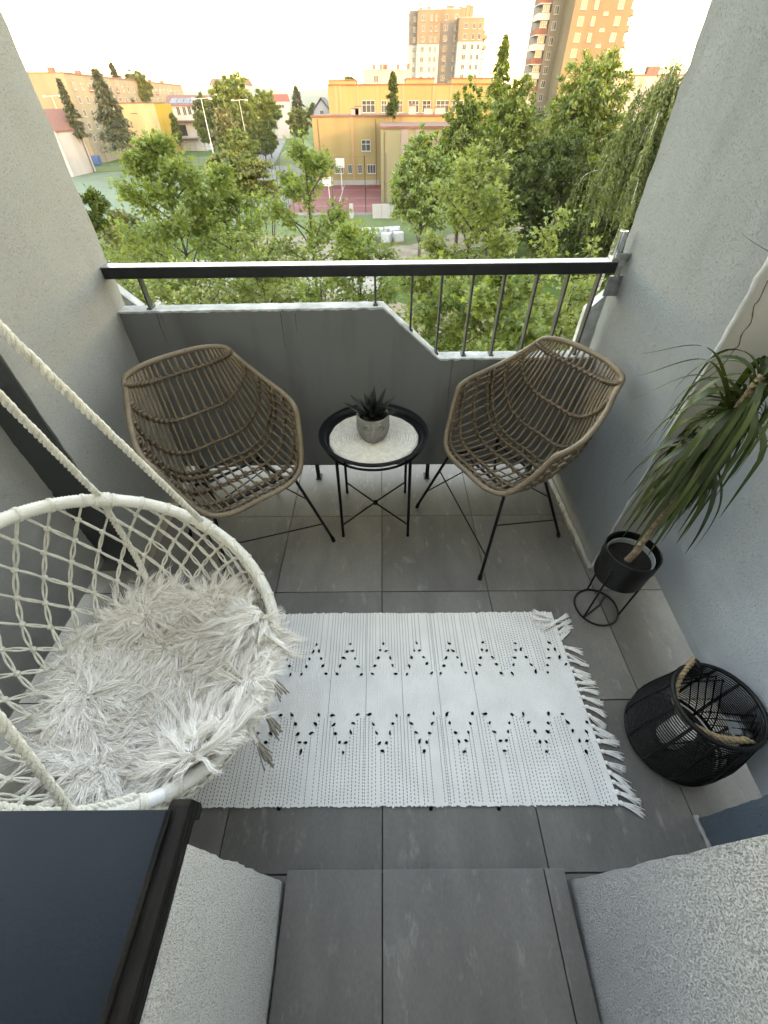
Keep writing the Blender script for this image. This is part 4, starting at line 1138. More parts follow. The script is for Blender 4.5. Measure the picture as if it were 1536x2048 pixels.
def sheet(name, pts, m, dz, wob=0.0):
    P = [gp(x, y, dz) for x, y in pts]
    if wob:
        Q = []
        for a, b in zip(P, P[1:] + P[:1]):
            n = max(2, int(np.linalg.norm(b - a) / 1.2))
            n = min(n, 40)
            for k in range(n):
                q = a + (b - a) * k / n; q = q + np.array([RNG.normal(0, wob), RNG.normal(0, wob), 0]); Q.append(q)
        P = Q
    o = MB().raw(P, [tuple(range(len(P)))]).build(name, m, smooth=False)
    return tag(o, kind='structure')
sheet('sports_pitch', [(80, 352), (240, 343), (455, 338), (530, 372), (470, 450), (150, 440), (40, 400)], M_TURF, 0.02)
sheet('lawn', [(120, 333), (420, 312), (460, 328), (180, 345)], M_LAWN, 0.012)
sheet('lawn', [(560, 312), (600, 268), (632, 300), (632, 335), (560, 334)], M_LAWN, 0.014)
sheet('road', [(570, 250), (579, 250), (570, 285), (548, 330), (496, 334), (536, 290)], M_ASPH, 0.024)
sheet('pavement', [(490, 333), (640, 330), (640, 420), (560, 430), (470, 395)], M_ASPH, 0.028)
rc = sheet('red_court', [(590, 366), (764, 366), (764, 425), (575, 427)], M_REDC, 0.034)
for a, b in (((600, 380), (764, 380)), ((594, 396), (764, 396)), ((690, 366), (672, 426)), ((586, 412), (764, 412))):
    p, q = gp(*a, 0.04), gp(*b, 0.04); d = (q - p) / np.linalg.norm(q - p); s = np.array([-d[1], d[0], 0]) * 0.05
    MB().raw([p - s, q - s, q + s, p + s], [(0, 1, 2, 3)]).build('court_line', M_LINE, rc, smooth=False)
sheet('lawn', [(560, 432), (900, 430), (960, 455), (820, 492), (600, 500), (520, 470)], M_LAWN, 0.016, 0.4)
sheet('dirt_path', [(735, 500), (830, 488), (960, 455), (1060, 438), (1100, 440), (1010, 470), (960, 492), (880, 512), (760, 530)], M_SAND, 0.03, 0.25)
sheet('dirt_path', [(470, 480), (620, 470), (740, 500), (760, 530), (560, 560), (470, 520)], M_SAND, 0.026, 0.4)
sheet('gravel_path', [(200, 520), (330, 518), (470, 520), (760, 545), (760, 590), (420, 570), (200, 545)], M_GRAVEL, 0.038, 0.25)
sheet('dirt_path', [(180, 560), (420, 560), (760, 600), (1050, 640), (1000, 700), (600, 640), (180, 590)], M_SAND, 0.033, 0.3)
sheet('gravel_path', [(120, 585), (440, 582), (640, 625), (640, 660), (300, 625), (120, 612)], M_GRAVEL, 0.042, 0.2)

# ------------------------------------------------------------------ leaves and trees
def norm(v): return v / (np.linalg.norm(v, axis=-1, keepdims=True) + 1e-9)
MAPLE = []
for a, r in ((180, 0.18), (140, 0.42), (112, 0.62), (84, 0.36), (52, 0.90), (26, 0.46), (0, 1.05), (-26, 0.46), (-52, 0.90), (-84, 0.36), (-112, 0.62), (-140, 0.42)):
    MAPLE.append((r * math.cos(rad(a)), r * math.sin(rad(a))))
MAPLE = np.array(MAPLE)
OVAL = np.array([(-0.9, 0), (-0.2, 0.42), (0.5, 0.36), (1, 0), (0.5, -0.36), (-0.2, -0.42)])
DIAM = np.array([(-0.8, 0.05), (0.1, 0.55), (1, -0.05), (-0.1, -0.55)])
TRI = np.array([(-0.75, 0.35), (1.0, 0.05), (-0.45, -0.6)])
def leaves(name, P, D, U, size, tpl, m, tone, fold=0.25):
    n = len(P); D = norm(D); S = norm(np.cross(U, D)); U = np.cross(D, S)
    k = len(tpl); size = np.broadcast_to(size, (n,))
    V = P[:, None] + size[:, None, None] * (tpl[None, :, 0, None] * D[:, None] + tpl[None, :, 1, None] * S[:, None] - fold * np.abs(tpl[None, :, 1, None]) * U[:, None])
    me = fast_mesh(name, V.reshape(-1, 3), np.arange(n * k).reshape(n, k))
    at = me.attributes.new('tone', 'FLOAT', 'POINT'); at.data.foreach_set('value', np.repeat(np.clip(tone, 0, 1), k).astype(np.float32))
    me.materials.append(m)
    return me
L_MAPLE = leaf_mat('maple_leaf', [(0.0, (0.085, 0.135, 0.024)), (1.0, (0.27, 0.33, 0.09))], 0.45, 0.05)
L_PALE = leaf_mat('pale_maple_leaf', [(0.0, (0.10, 0.15, 0.032)), (1.0, (0.32, 0.36, 0.125))], 0.45, 0.04)
L_AUT = leaf_mat('turning_leaf', [(0.0, (0.045, 0.075, 0.016)), (0.62, (0.11, 0.13, 0.03)), (1.0, (0.36, 0.20, 0.025))], 0.35)
L_YEL = leaf_mat('locust_leaf', [(0.0, (0.075, 0.105, 0.016)), (1.0, (0.27, 0.245, 0.035))], 0.4)
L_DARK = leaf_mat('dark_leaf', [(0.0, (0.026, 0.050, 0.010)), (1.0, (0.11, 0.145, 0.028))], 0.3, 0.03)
L_MID = leaf_mat('mid_leaf', [(0.0, (0.055, 0.10, 0.014)), (1.0, (0.20, 0.255, 0.045))], 0.42, 0.05)
L_LIGHT = leaf_mat('feathery_leaf', [(0.0, (0.080, 0.14, 0.022)), (1.0, (0.24, 0.31, 0.06))], 0.42)
L_WIL = leaf_mat('birch_leaf', [(0.0, (0.045, 0.075, 0.016)), (1.0, (0.16, 0.185, 0.05))], 0.38, 0.04)
L_CON = leaf_mat('spruce_needle', [(0.0, (0.020, 0.036, 0.016)), (1.0, (0.085, 0.085, 0.038))], 0.12)
M_BARK = mat('grey_bark', (0.10, 0.085, 0.07), (0.055, 0.045, 0.038), 9, 0.95, 0.8, 30)
M_BIRCH = mat('birch_bark', (0.50, 0.49, 0.46), (0.10, 0.09, 0.085), 3, 0.9, 0.3, 30, stretch=(1, 1, 4))

def maple(px, D, top_y, R, nb, nl, m, label, seed, size=0.072, lean=(0, 0), low=0.42, name='maple_tree', tpl=MAPLE, group='young maples in front of the balcony'):
    nl = int(nl * 2.2); size = size * 0.93
    g = np.random.default_rng(seed)
    tip = atY(px, top_y, D); H = tip[2] - GZ
    base = np.array([tip[0] - lean[0], tip[1] - lean[1], GZ])
    root = empty(name, tuple(base), 0, label, 'tree', group)
    tr = spline([np.zeros(3), np.array([0.1 * g.normal(), 0.1 * g.normal(), H * .4]), np.array([lean[0] * .6, lean[1] * .6, H * .75]), np.array([lean[0], lean[1], H])], 30)
    wood = MB(); MB().tube(tr, np.linspace(0.11, 0.008, 30), 8).build('trunk', M_BARK, root, auto=False)
    P, Dv, T = [], [], []
    for b in range(nb):
        h = low + (0.985 - low) * (b + g.random()) / nb
        p0 = tr[int(h * 29)]; az = b * 2.399 + g.normal(0, 0.3)
        q = (1 - h) / (1 - low)
        ln = R * (0.22 + 0.95 * math.sin(math.pi * min(1, q * 0.62 + 0.06)) ** 0.8) * g.uniform(0.7, 1.15)
        ln = min(ln, 0.10 + 0.50 * (H - p0[2]))
        out = np.array([math.cos(az), math.sin(az), 0])
        rise = g.uniform(0.35, 0.8)
        br = spline([p0, p0 + out * ln * .45 + np.array([0, 0, ln * rise * .55]), p0 + out * ln * .85 + np.array([0, 0, ln * rise * .95]), p0 + out * ln + np.array([0, 0, ln * rise * 1.25])], 14)
        wood.tube(br, np.linspace(0.020, 0.004, 14), 5, caps=False)
        for sb in range(4):
            i0 = g.integers(3, 12); a2 = az + g.normal(0, 0.9); l2 = ln * g.uniform(0.25, 0.5)
            o2 = np.array([math.cos(a2), math.sin(a2), g.uniform(0.0, 0.9)])
            tw = spline([br[i0], br[i0] + o2 * l2 * .5, br[i0] + o2 * l2 + np.array([0, 0, 0.1 * l2])], 6)
            wood.tube(tw, np.linspace(0.008, 0.002, 6), 4, caps=False)
            k = int(nl / nb / 4 * 0.72); t = g.uniform(0.15, 1.0, k) ** 0.8
            pp = np.stack([np.interp(t, np.linspace(0, 1, 6), tw[:, c]) for c in range(3)], 1)
            e = g.normal(0, 1, (k, 3)) * np.array([1, 1, 0.75]) * 0.10
            P.append(pp + e); Dv.append(e * 5 + o2 * 0.5 + g.normal(0, 0.4, (k, 3)) + np.array([0, 0, -0.35])); T.append(g.normal(0.45, 0.2, k) + g.normal(0, 0.12))
        k = int(nl / nb * 0.28); t = g.uniform(0.25, 1, k)
        pp = np.stack([np.interp(t, np.linspace(0, 1, 14), br[:, c]) for c in range(3)], 1)
        e = g.normal(0, 1, (k, 3)) * 0.09
        P.append(pp + e); Dv.append(e * 5 + out * 0.5 + g.normal(0, 0.4, (k, 3)) + np.array([0, 0, -0.3])); T.append(g.normal(0.5, 0.2, k))
    k = int(nl * 0.03); t = g.uniform(0.8, 1, k)
    pp = np.stack([np.interp(t, np.linspace(0, 1, 30), tr[:, c]) for c in range(3)], 1); e = g.normal(0, 1, (k, 3)) * 0.07
    P.append(pp + e); Dv.append(e * 6 + g.normal(0, 0.4, (k, 3))); T.append(g.normal(0.6, 0.2, k))
    P = np.concatenate(P); Dv = np.concatenate(Dv); T = np.concatenate(T); n = len(P)
    U = np.array([0, 0, 1.0]) + g.normal(0, 0.55, (n, 3)) + np.array([0, 0.1, 0])
    wood.build('branches', M_BARK, root, auto=False)
    inst('crown', leaves('crown', P, Dv, U, size * g.uniform(0.6, 1.25, n), tpl, m, T), root)
    return root
maple(300, 12.0, 266, 1.95, 44, 7600, L_MAPLE, 'large leafy young maple left of the balcony view, its tip below the yellow house', 1)
maple(425, 13.5, 330, 1.8, 38, 6000, L_MAPLE, 'shorter green maple just right of the largest left maple', 2)
maple(606, 11.0, 276, 0.95, 34, 3600, L_MAPLE, 'slim upright maple in front of the red court', 3, lean=(0.15, 0))
maple(962, 10.0, 290, 0.78, 36, 3800, L_PALE, 'pale dusty-leaved slender maple right of the feathery tree', 4)
maple(1118, 8.5, 402, 0.26, 14, 420, L_PALE, 'thin pale maple shoot standing above the right end of the rail', 5, low=0.7)
maple(1192, 9.0, 470, 0.22, 12, 300, L_PALE, 'small pale maple shoot next to the steel socket on the rail', 6, low=0.72)
maple(716, 9.0, 452, 0.95, 26, 2800, L_MAPLE, 'low maple crown behind the rail in front of the wrapped pallets', 7, low=0.5)
maple(868, 7.6, 512, 0.95, 26, 2900, L_MAPLE, 'low dense maple seen through the bars at the sloping parapet', 8, low=0.5)
maple(1016, 6.8, 540, 0.95, 28, 3300, L_MAPLE, 'dense broad-leaved maple filling the gap behind the railing bars', 9, low=0.5, size=0.08)
maple(505, 9.6, 470, 0.95, 26, 2600, L_PALE, 'pale green low maple behind the left half of the rail', 10, low=0.5)
maple(1148, 7.2, 575, 0.8, 22, 2200, L_PALE, 'light green low maple behind the last railing bars', 11, low=0.5)
maple(350, 8.6, 520, 0.85, 22, 2000, L_PALE, 'low maple crown just above the left parapet top', 12, low=0.55)
maple(236, 15.0, 418, 1.2, 24, 2200, L_AUT, 'low maple with orange turning leaves beside the left pillar', 13, low=0.5)
maple(178, 22.0, 378, 2.4, 28, 3000, L_DARK, 'dark green shrubby tree hard against the left pillar', 14, low=0.45, size=0.10, tpl=OVAL)
maple(640, 8.2, 560, 0.7, 18, 1500, L_MAPLE, 'lowest maple crown peeping over the middle of the parapet', 15, low=0.6)

def crown_mesh(name, lobes, n, size, m, seed, tpl=TRI, clump=0.17, shell=(0.25, 1.0), flat=0.0, ncl=None):
    """leaf clumps spread over a few overlapping ellipsoid lobes: (centre, radii)"""
    n = int(n * 4.6); size = size * 0.86
    g = np.random.default_rng(seed); P, T, O = [], [], []
    tot = sum(r[0] * r[1] * r[2] for _, r in lobes) ** 1.0
    for c, r in lobes:
        c = np.array(c); r = np.array(r); k = int(n * (r[0] * r[1] * r[2]) / tot); kc = ncl or max(20, int(k / 45))
        d = norm(g.normal(0, 1, (kc, 3))); q = g.uniform(*shell, kc)[:, None] ** 0.7
        cc = d * q * (1 + 0.16 * g.normal(0, 1, (kc, 1)))
        ci = g.integers(0, kc, k)
        off = norm(g.normal(0, 1, (k, 3))) * (g.random((k, 1)) ** 0.6) * clump * g.uniform(0.6, 1.5, (kc, 1))[ci]
        off[:, 2] *= 0.75
        p = cc[ci] + off
        P.append(c + p * r); O.append(d[ci] + off * 3); T.append(g.normal(0.45, 0.15, kc)[ci] + g.normal(0, 0.14, k))
    P = np.concatenate(P); O = np.concatenate(O); T = np.concatenate(T); k = len(P)
    D = norm(O) * 0.7 + g.normal(0, 0.6, (k, 3)) + np.array([0, 0, -0.35]); U = norm(O) * 0.7 + np.array([0, 0, 0.8]) + g.normal(0, 0.5, (k, 3))
    return leaves(name, P, D, U, size * g.uniform(0.6, 1.35, k), tpl, m, T)
def tree(name, label, px, D, top_y, bot_y, wpx, n, size, m, seed, lobes=None, trunk=M_BARK, group=None, tpl=TRI, clump=0.17, depth=None, shell=(0.25, 1.0)):
    """a tree whose crown fills the given picture height at depth D; lobes in units of the half width/half height"""
    t, b = atY(px, top_y, D), atY(px, bot_y, D)
    e = atY(px + wpx / 2, (top_y + bot_y) / 2, D); c = (t + b) / 2
    hw = abs(e[0] - c[0]); hh = (t[2] - b[2]) / 2
    root = empty(name, (c[0], D, GZ), 0, label, 'tree', group)
    lobes = lobes or [((0, 0, 0), (1, 1, 1))]
    LB = []
    for (lc, lr_) in lobes:
        LB.append(((lc[0] * hw, lc[1] * hw, c[2] - GZ + lc[2] * hh), (lr_[0] * hw, lr_[1] * (depth or hw), lr_[2] * hh)))
    inst('crown', crown_mesh('crown', LB, n, size, m, seed, tpl, clump, shell), root)
    H = t[2] - GZ; g = np.random.default_rng(seed + 99); w = MB()
    w.tube(spline([(0, 0, 0), (g.normal(0, .15), g.normal(0, .15), H * .35), (g.normal(0, .25), 0, H * .65), (0, 0, H * .92)], 14), np.linspace(0.016 * H, 0.002 * H, 14), 8, caps=False)
    for k in range(9):
        (cx, cy, cz), (rx, ry, rz_) = LB[k % len(LB)]
        d = g.normal(0, 1, 3); d /= np.linalg.norm(d); p1 = np.array([cx, cy, cz]) + d * np.array([rx, ry, rz_]) * 0.8
        h0 = min(p1[2] * 0.7, H * g.uniform(0.25, 0.6)); p0 = np.array([0, 0, h0])
        w.tube(spline([p0, (p0 + p1) / 2 + np.array([0, 0, 0.1 * H * .3]), p1], 7), np.linspace(0.006 * H, 0.0012 * H, 7), 5, caps=False)
    w.build('trunk', trunk, root, auto=False)
    return root
L3 = [((0, 0, 0.45), (0.72, 0.72, 0.55)), ((-0.35, 0.1, -0.15), (0.65, 0.65, 0.62)), ((0.38, 0, -0.1), (0.62, 0.62, 0.6)), ((0, -0.2, -0.5), (0.75, 0.75, 0.5))]
TALL = [((0.02, 0, 0.72), (0.36, 0.36, 0.30)), ((-0.12, 0, 0.36), (0.62, 0.62, 0.42)), ((0.25, 0.1, 0.05), (0.72, 0.72, 0.5)), ((-0.3, -0.1, -0.2), (0.68, 0.68, 0.55)), ((0.15, 0, -0.58), (0.8, 0.8, 0.42))]
# locust with bare forked stem
tree('locust_tree', 'yellow-green locust with a bare dark forked stem left of the slim maple', 486, 24, 290, 415, 150, 3600, 0.10, L_YEL, 21, [((-0.45, 0, 0.45), (0.4, 0.4, 0.4)), ((0.25, 0, 0.3), (0.5, 0.5, 0.3)), ((-0.1, 0, -0.1), (0.6, 0.5, 0.35)), ((0.5, 0, -0.45), (0.5, 0.5, 0.35)), ((-0.45, 0, -0.5), (0.4, 0.4, 0.3))], clump=0.26)
tree('feathery_tree', 'light green feathery tree in front of the school wall', 846, 44, 252, 462, 150, 6500, 0.17, L_LIGHT, 22, TALL, clump=0.19)
RG = 'tall trees right of the school'
tree('broad_tree', 'dense dark green tree just right of the feathery tree', 930, 60, 160, 450, 150, 9000, 0.26, L_MID, 23, TALL, group=RG)
tree('broad_tree', 'tall sunlit-topped tree left of the tower with balconies', 1018, 66, 128, 445, 150, 9500, 0.28, L_MID, 24, TALL, group=RG)
tree('broad_tree', 'big round-topped tree standing before the orange tower', 1160, 72, 100, 430, 200, 10000, 0.30, L_MID, 25, L3, group=RG)
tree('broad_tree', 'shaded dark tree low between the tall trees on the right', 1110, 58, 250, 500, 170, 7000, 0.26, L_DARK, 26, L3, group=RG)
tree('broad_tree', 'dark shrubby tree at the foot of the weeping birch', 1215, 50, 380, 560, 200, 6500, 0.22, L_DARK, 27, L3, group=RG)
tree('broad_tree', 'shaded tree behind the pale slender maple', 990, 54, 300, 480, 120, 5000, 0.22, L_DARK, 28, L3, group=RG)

def weeping(label, px, D, top_y, bot_y, wpx, ns, seed):
    g = np.random.default_rng(seed)
    t, b = atY(px, top_y, D), atY(px, bot_y, D); e = atY(px + wpx / 2, (top_y + bot_y) / 2, D); c = (t + b) / 2; hw = abs(e[0] - c[0]); H = t[2] - GZ
    root = empty('weeping_birch', (c[0], D, GZ), 0, label, 'tree', 'weeping birches on the right')
    w = MB(); w.tube(spline([(0, 0, 0), (0.3, 0, H * .4), (0.1, 0.2, H * .7), (0.3, 0, H * .97)], 16), np.linspace(0.22, 0.03, 16), 8, caps=False)
    P, Dv, T = [], [], []
    for k in range(ns // 14):
        az = g.uniform(0, 6.283); h = H * (0.42 + 0.56 * g.random() ** 0.8); ln = hw * g.uniform(0.35, 1.05) * (1.15 - 0.8 * (h / H - 0.42) / 0.58)
        p0 = np.array([0.2 * h / H, 0, h * 0.92]); o = np.array([math.cos(az), math.sin(az), 0])
        arch = spline([p0, p0 + o * ln * .5 + np.array([0, 0, H * .11]), p0 + o * ln * .9 + np.array([0, 0, H * .10]), p0 + o * ln * 1.05 + np.array([0, 0, H * .02])], 12)
        if k % 3 == 0: w.tube(arch, np.linspace(0.05, 0.012, 12), 4, caps=False)
        for s in range(14):
            i = g.integers(2, 12); q = arch[i] + g.normal(0, 0.16, 3); L_ = g.uniform(1.2, 4.2) * (0.6 + 0.4 * i / 12); m = int(L_ * 9)
            z = np.linspace(0, 1, m); sw_ = g.normal(0, 0.22, 2)
            pp = q + np.stack([sw_[0] * z + o[0] * 0.5 * z * (1 - z), sw_[1] * z + o[1] * .5 * z * (1 - z), -L_ * z], 1) + g.normal(0, 0.045, (m, 3))
            P.append(pp); Dv.append(np.tile([0, 0, -1.0], (m, 1)) + g.normal(0, 0.45, (m, 3))); T.append(np.full(m, g.normal(0.45, 0.18)) + g.normal(0, 0.1, m))
    P = np.concatenate(P); n = len(P); ok = P[:, 2] > 1.0
    P, Dv, T = P[ok], np.concatenate(Dv)[ok], np.concatenate(T)[ok]; n = len(P)
    w.build('trunk', M_BIRCH, root, auto=False)
    inst('crown', leaves('crown', P, Dv, g.normal(0, 1, (n, 3)) + np.array([0, -0.6, 0.5]), 0.13 * g.uniform(0.6, 1.3, n), DIAM * np.array([1.15, 0.85]), L_WIL, T), root)
weeping('weeping birch with hanging branches beside the right pillar', 1275, 45, 125, 500, 215, 1400, 31)
weeping('taller weeping birch partly hidden by the right pillar', 1345, 52, 92, 470, 215, 1300, 32)

def conifer(label, px, D, top_y, base_y, wpx, seed, m=L_CON, n=3800, size=0.30, name='spruce_tree', slim=1.0, group='conifers'):
    g = np.random.default_rng(seed)
    t = atY(px, top_y, D); e = atY(px + wpx / 2, base_y, D); b = atY(px, base_y, D); R = abs(e[0] - b[0]); H = t[2] - b[2]; z0 = b[2] - GZ
    root = empty(name, (t[0], D, GZ), 0, label, 'tree', group)
    w = MB().tube([(0, 0, 0), (0, 0, z0 + H * .5), (0, 0, z0 + H)], [0.03 * H * .5, 0.01 * H, 0.01], 7, caps=False); w.build('trunk', M_BARK, root, auto=False)
    nb = 150; h = g.random(nb) ** 0.75; az = g.uniform(0, 6.283, nb)
    ln = R * (1 - h) ** (0.85 * slim) * g.uniform(0.55, 1.15, nb)
    bi = g.integers(0, nb, n); s = g.random(n) ** 0.6
    drop = -0.28 * s + 0.12 * s * s
    P = np.stack([np.cos(az[bi]) * ln[bi] * s, np.sin(az[bi]) * ln[bi] * s, z0 + H * h[bi] + ln[bi] * drop], 1) + g.normal(0, 1, (n, 3)) * np.array([.06, .06, .05]) * R
    D_ = np.stack([np.cos(az[bi]), np.sin(az[bi]), np.full(n, -0.5)], 1) + g.normal(0, 0.45, (n, 3))
    U = np.array([0, 0, 1.0]) + g.normal(0, 0.4, (n, 3))
    inst('crown', leaves('crown', P, D_, U, size * g.uniform(0.6, 1.3, n), DIAM * np.array([1.2, 0.7]), m, g.normal(0.4, 0.18, nb)[bi] + g.normal(0, 0.1, n)), root)
conifer('small narrow spruce in front of the grey gable wall', 117, 150, 160, 285, 42, 41, size=0.42)
conifer('largest brown-green spruce before the long apartment block', 190, 142, 142, 300, 92, 42, n=5200, size=0.45)
conifer('spruce with a crooked thin tip behind the largest spruce', 222, 218, 128, 240, 60, 43, size=0.45)
conifer('slender pointed conifer in front of the yellow school', 786, 118, 146, 236, 34, 44, L_DARK, 4200, 0.32, 'cypress_tree', 0.7)
conifer('pointed conifer rising above the tall trees left of the orange tower', 1012, 84, 72, 210, 62, 45, L_MID, 3600, 0.32)
conifer('distant conifer at the end of the road', 591, 215, 174, 232, 36, 46, size=0.6)
LG = 'trees along the road on the left'
tree('broad_tree', 'large round sunlit tree behind the floodlight poles', 472, 180, 150, 300, 100, 6000, 0.75, L_MID, 51, L3, group=LG)
tree('broad_tree', 'rounded sunlit tree left of the road', 530, 190, 180, 262, 62, 4200, 0.7, L_MID, 52, L3, group=LG)
tree('broad_tree', 'yellowing tree beside the middle floodlight pole', 452, 168, 215, 300, 60, 3600, 0.6, L_AUT, 53, L3, group=LG)
tree('broad_tree', 'dark green tree left of the floodlight poles', 415, 176, 192, 290, 55, 3600, 0.65, L_DARK, 54, L3, group=LG)
tree('broad_tree', 'dark bushy hedge tree along the road edge', 525, 170, 245, 312, 60, 3400, 0.6, L_DARK, 55, L3, group=LG)
tree('broad_tree', 'hedge tree low behind the pitch', 480, 162, 262, 322, 80, 3400, 0.6, L_MID, 56, L3, group=LG)
tree('broad_tree', 'olive green tree before the long apartment block', 278, 232, 140, 205, 52, 3600, 0.65, L_WIL, 57, L3, group=LG)
tree('broad_tree', 'small silvery willow at the right side of the road', 597, 165, 216, 275, 44, 3600, 0.5, L_WIL, 58, L3, group=LG)
tree('broad_tree', 'dark bush under the narrow spruce', 135, 150, 236, 292, 56, 3000, 0.6, L_DARK, 59, L3, group=LG)
tree('broad_tree', 'dark bush between the largest spruce and the yellow house', 232, 165, 205, 290, 46, 3000, 0.6, L_DARK, 60, L3, group=LG)
tree('broad_tree', 'tree behind the road end left of the grey gabled house', 634, 230, 208, 240, 40, 2400, 0.8, L_DARK, 61, L3, group=LG)
tree('broad_tree', 'little tree above the roof left of the pale block', 698, 210, 155, 175, 30, 1600, 0.6, L_AUT, 62, L3, group=LG)
tree('broad_tree', 'low green tree at the yellow house corner', 352, 190, 225, 290, 22, 1500, 0.5, L_DARK, 63, L3, group=LG)

# far wood and hills
g = np.random.default_rng(77); n = 9000
a = g.uniform(-0.75, 0.75, n); Dd = g.uniform(300, 1300, n) ; h = g.random(n) ** 0.7 * (5 + 5 * np.sin(a * 19) ** 2 + 4 * np.sin(a * 47 + Dd * .01) ** 2)
P = np.stack([Dd * np.sin(a), Dd * np.cos(a), GZ + h], 1)
tag(inst('far_wood', leaves('far_wood', P, g.normal(0, 1, (n, 3)), g.normal(0, .6, (n, 3)) + np.array([0, -0.4, 0.8]), 0.0028 * Dd * g.uniform(0.6, 1.3, n), DIAM, L_DARK, g.normal(0.4, 0.2, n))), 'distant band of trees on the horizon', kind='stuff')
M_HILL = mat('wooded_hill', (0.045, 0.070, 0.035), (0.028, 0.048, 0.028), 0.012, 0.95, 0.8, 0.06)
G = []
aa = np.linspace(-1.1, 1.1, 160)
for D_, hs in ((1700, 0.0), (2000, 0.45), (2500, 0.85), (3000, 1.0), (3600, 0.3)):
    row = []
    for a in aa:
        hgt = 48 + 14 * math.sin(6 * a + 1.2) + 8 * math.sin(17 * a) + 3 * math.sin(53 * a) + 1.5 * math.sin(131 * a)
        row.append((D_ * math.sin(a), D_ * math.cos(a), GZ - 2 + hs * hgt * 1.35))
    G.append(row)
tag(MB().grid(G).build('hills', M_HILL), kind='structure')

# ------------------------------------------------------------------ buildings
def pt(name, c1, c2=None, s=0.25):
    c2 = c2 or tuple(x * 0.88 for x in c1)
    return mat(name, tuple(x * 0.66 for x in c1), tuple(x * 0.60 for x in c2), s, 0.9, 0.15, 8, stretch=(1, 1, 0.3), detail=9.0)
M_YELLOW = pt('yellow_school_paint', (0.33, 0.25, 0.112), (0.29, 0.22, 0.098))
M_CREAM = pt('cream_school_paint', (0.30, 0.275, 0.165), (0.27, 0.25, 0.15))
M_TRIM = pt('brown_roof_trim', (0.22, 0.10, 0.07))
M_ROOFG = pt('roof_felt', (0.20, 0.12, 0.09), (0.15, 0.10, 0.08))
M_WHT = pt('white_wall_paint', (0.52, 0.52, 0.52))
M_TAN = pt('tan_wall_paint', (0.33, 0.23, 0.15), (0.30, 0.21, 0.135))
M_BRG = pt('brown_grey_wall', (0.24, 0.21, 0.19))
M_GREYW = pt('light_grey_wall', (0.38, 0.375, 0.37))
M_BEIGE = pt('beige_wall', (0.28, 0.24, 0.165), (0.26, 0.22, 0.15))
M_BRT = pt('bright_yellow_wall', (0.48, 0.33, 0.03))
M_REDBR = pt('red_brown_balcony', (0.25, 0.10, 0.07))
M_REDROOF = mat('red_roof_tiles', (0.30, 0.065, 0.045), (0.22, 0.05, 0.04), 3, 0.85)
M_BRROOF = mat('brown_roof_tiles', (0.17, 0.085, 0.075), (0.13, 0.07, 0.06), 3, 0.85)
M_DKROOF = mat('dark_roof_tiles', (0.06, 0.06, 0.068), (0.045, 0.045, 0.05), 3, 0.8)
M_PANE = mat('window_glass', (0.018, 0.021, 0.025), (0.04, 0.045, 0.05), 0.6, 0.2, spec=0.35, rnd=0.5)
M_FRAME = mat('white_window_frame', (0.34, 0.34, 0.33), None, 3, 0.6)
WINC = {}
def win_mesh(w, h, nx=2, ny=1):
    """window set in a wall that looks along -Y: frame and glazing bars proud of the pane"""
    k = (round(w, 2), round(h, 2), nx, ny)
    if k in WINC: return WINC[k]
    mb = MB(); t = min(0.10, w * 0.09)
    mb.cur = 0
    mb.box((-w / 2, -0.06, -h / 2), (-w / 2 + t, 0.02, h / 2)).box((w / 2 - t, -0.06, -h / 2), (w / 2, 0.02, h / 2))
    mb.box((-w / 2 + t, -0.06, -h / 2), (w / 2 - t, 0.02, -h / 2 + t)).box((-w / 2 + t, -0.06, h / 2 - t), (w / 2 - t, 0.02, h / 2))
    for i in range(1, nx):
        x = -w / 2 + w * i / nx; mb.box((x - t / 2, -0.055, -h / 2 + t), (x + t / 2, 0.02, h / 2 - t))
    for i in range(1, ny):
        z = -h / 2 + h * (i / ny + 0.12); mb.box((-w / 2 + t, -0.052, z - t / 2), (w / 2 - t, 0.02, z + t / 2))
    mb.box((-w / 2 - 0.08, -0.16, -h / 2 - 0.07), (w / 2 + 0.08, 0.02, -h / 2 - 0.005))
    mb.cur = 1
    mb.box((-w / 2 + t * .5, -0.012, -h / 2 + t * .5), (w / 2 - t * .5, 0.025, h / 2 - t * .5))
    WINC[k] = mb.mesh('window', [M_FRAME, M_PANE], smooth=False)
    return WINC[k]
def window(parent, x, y, z, w, h, nx=2, ny=1, rz=0.0):
    return inst('window', win_mesh(w, h, nx, ny), parent, (x, y - 0.03 if rz == 0 else y, z), (0, 0, rz))
def bx(parent, name, a, b, m): return MB().box(a, b).build(name, m, parent, smooth=False)
def hgt(px, py, D): return float(atY(px, py, D)[2] - GZ)
def xx(px, py, D): return float(atY(px, py, D)[0])

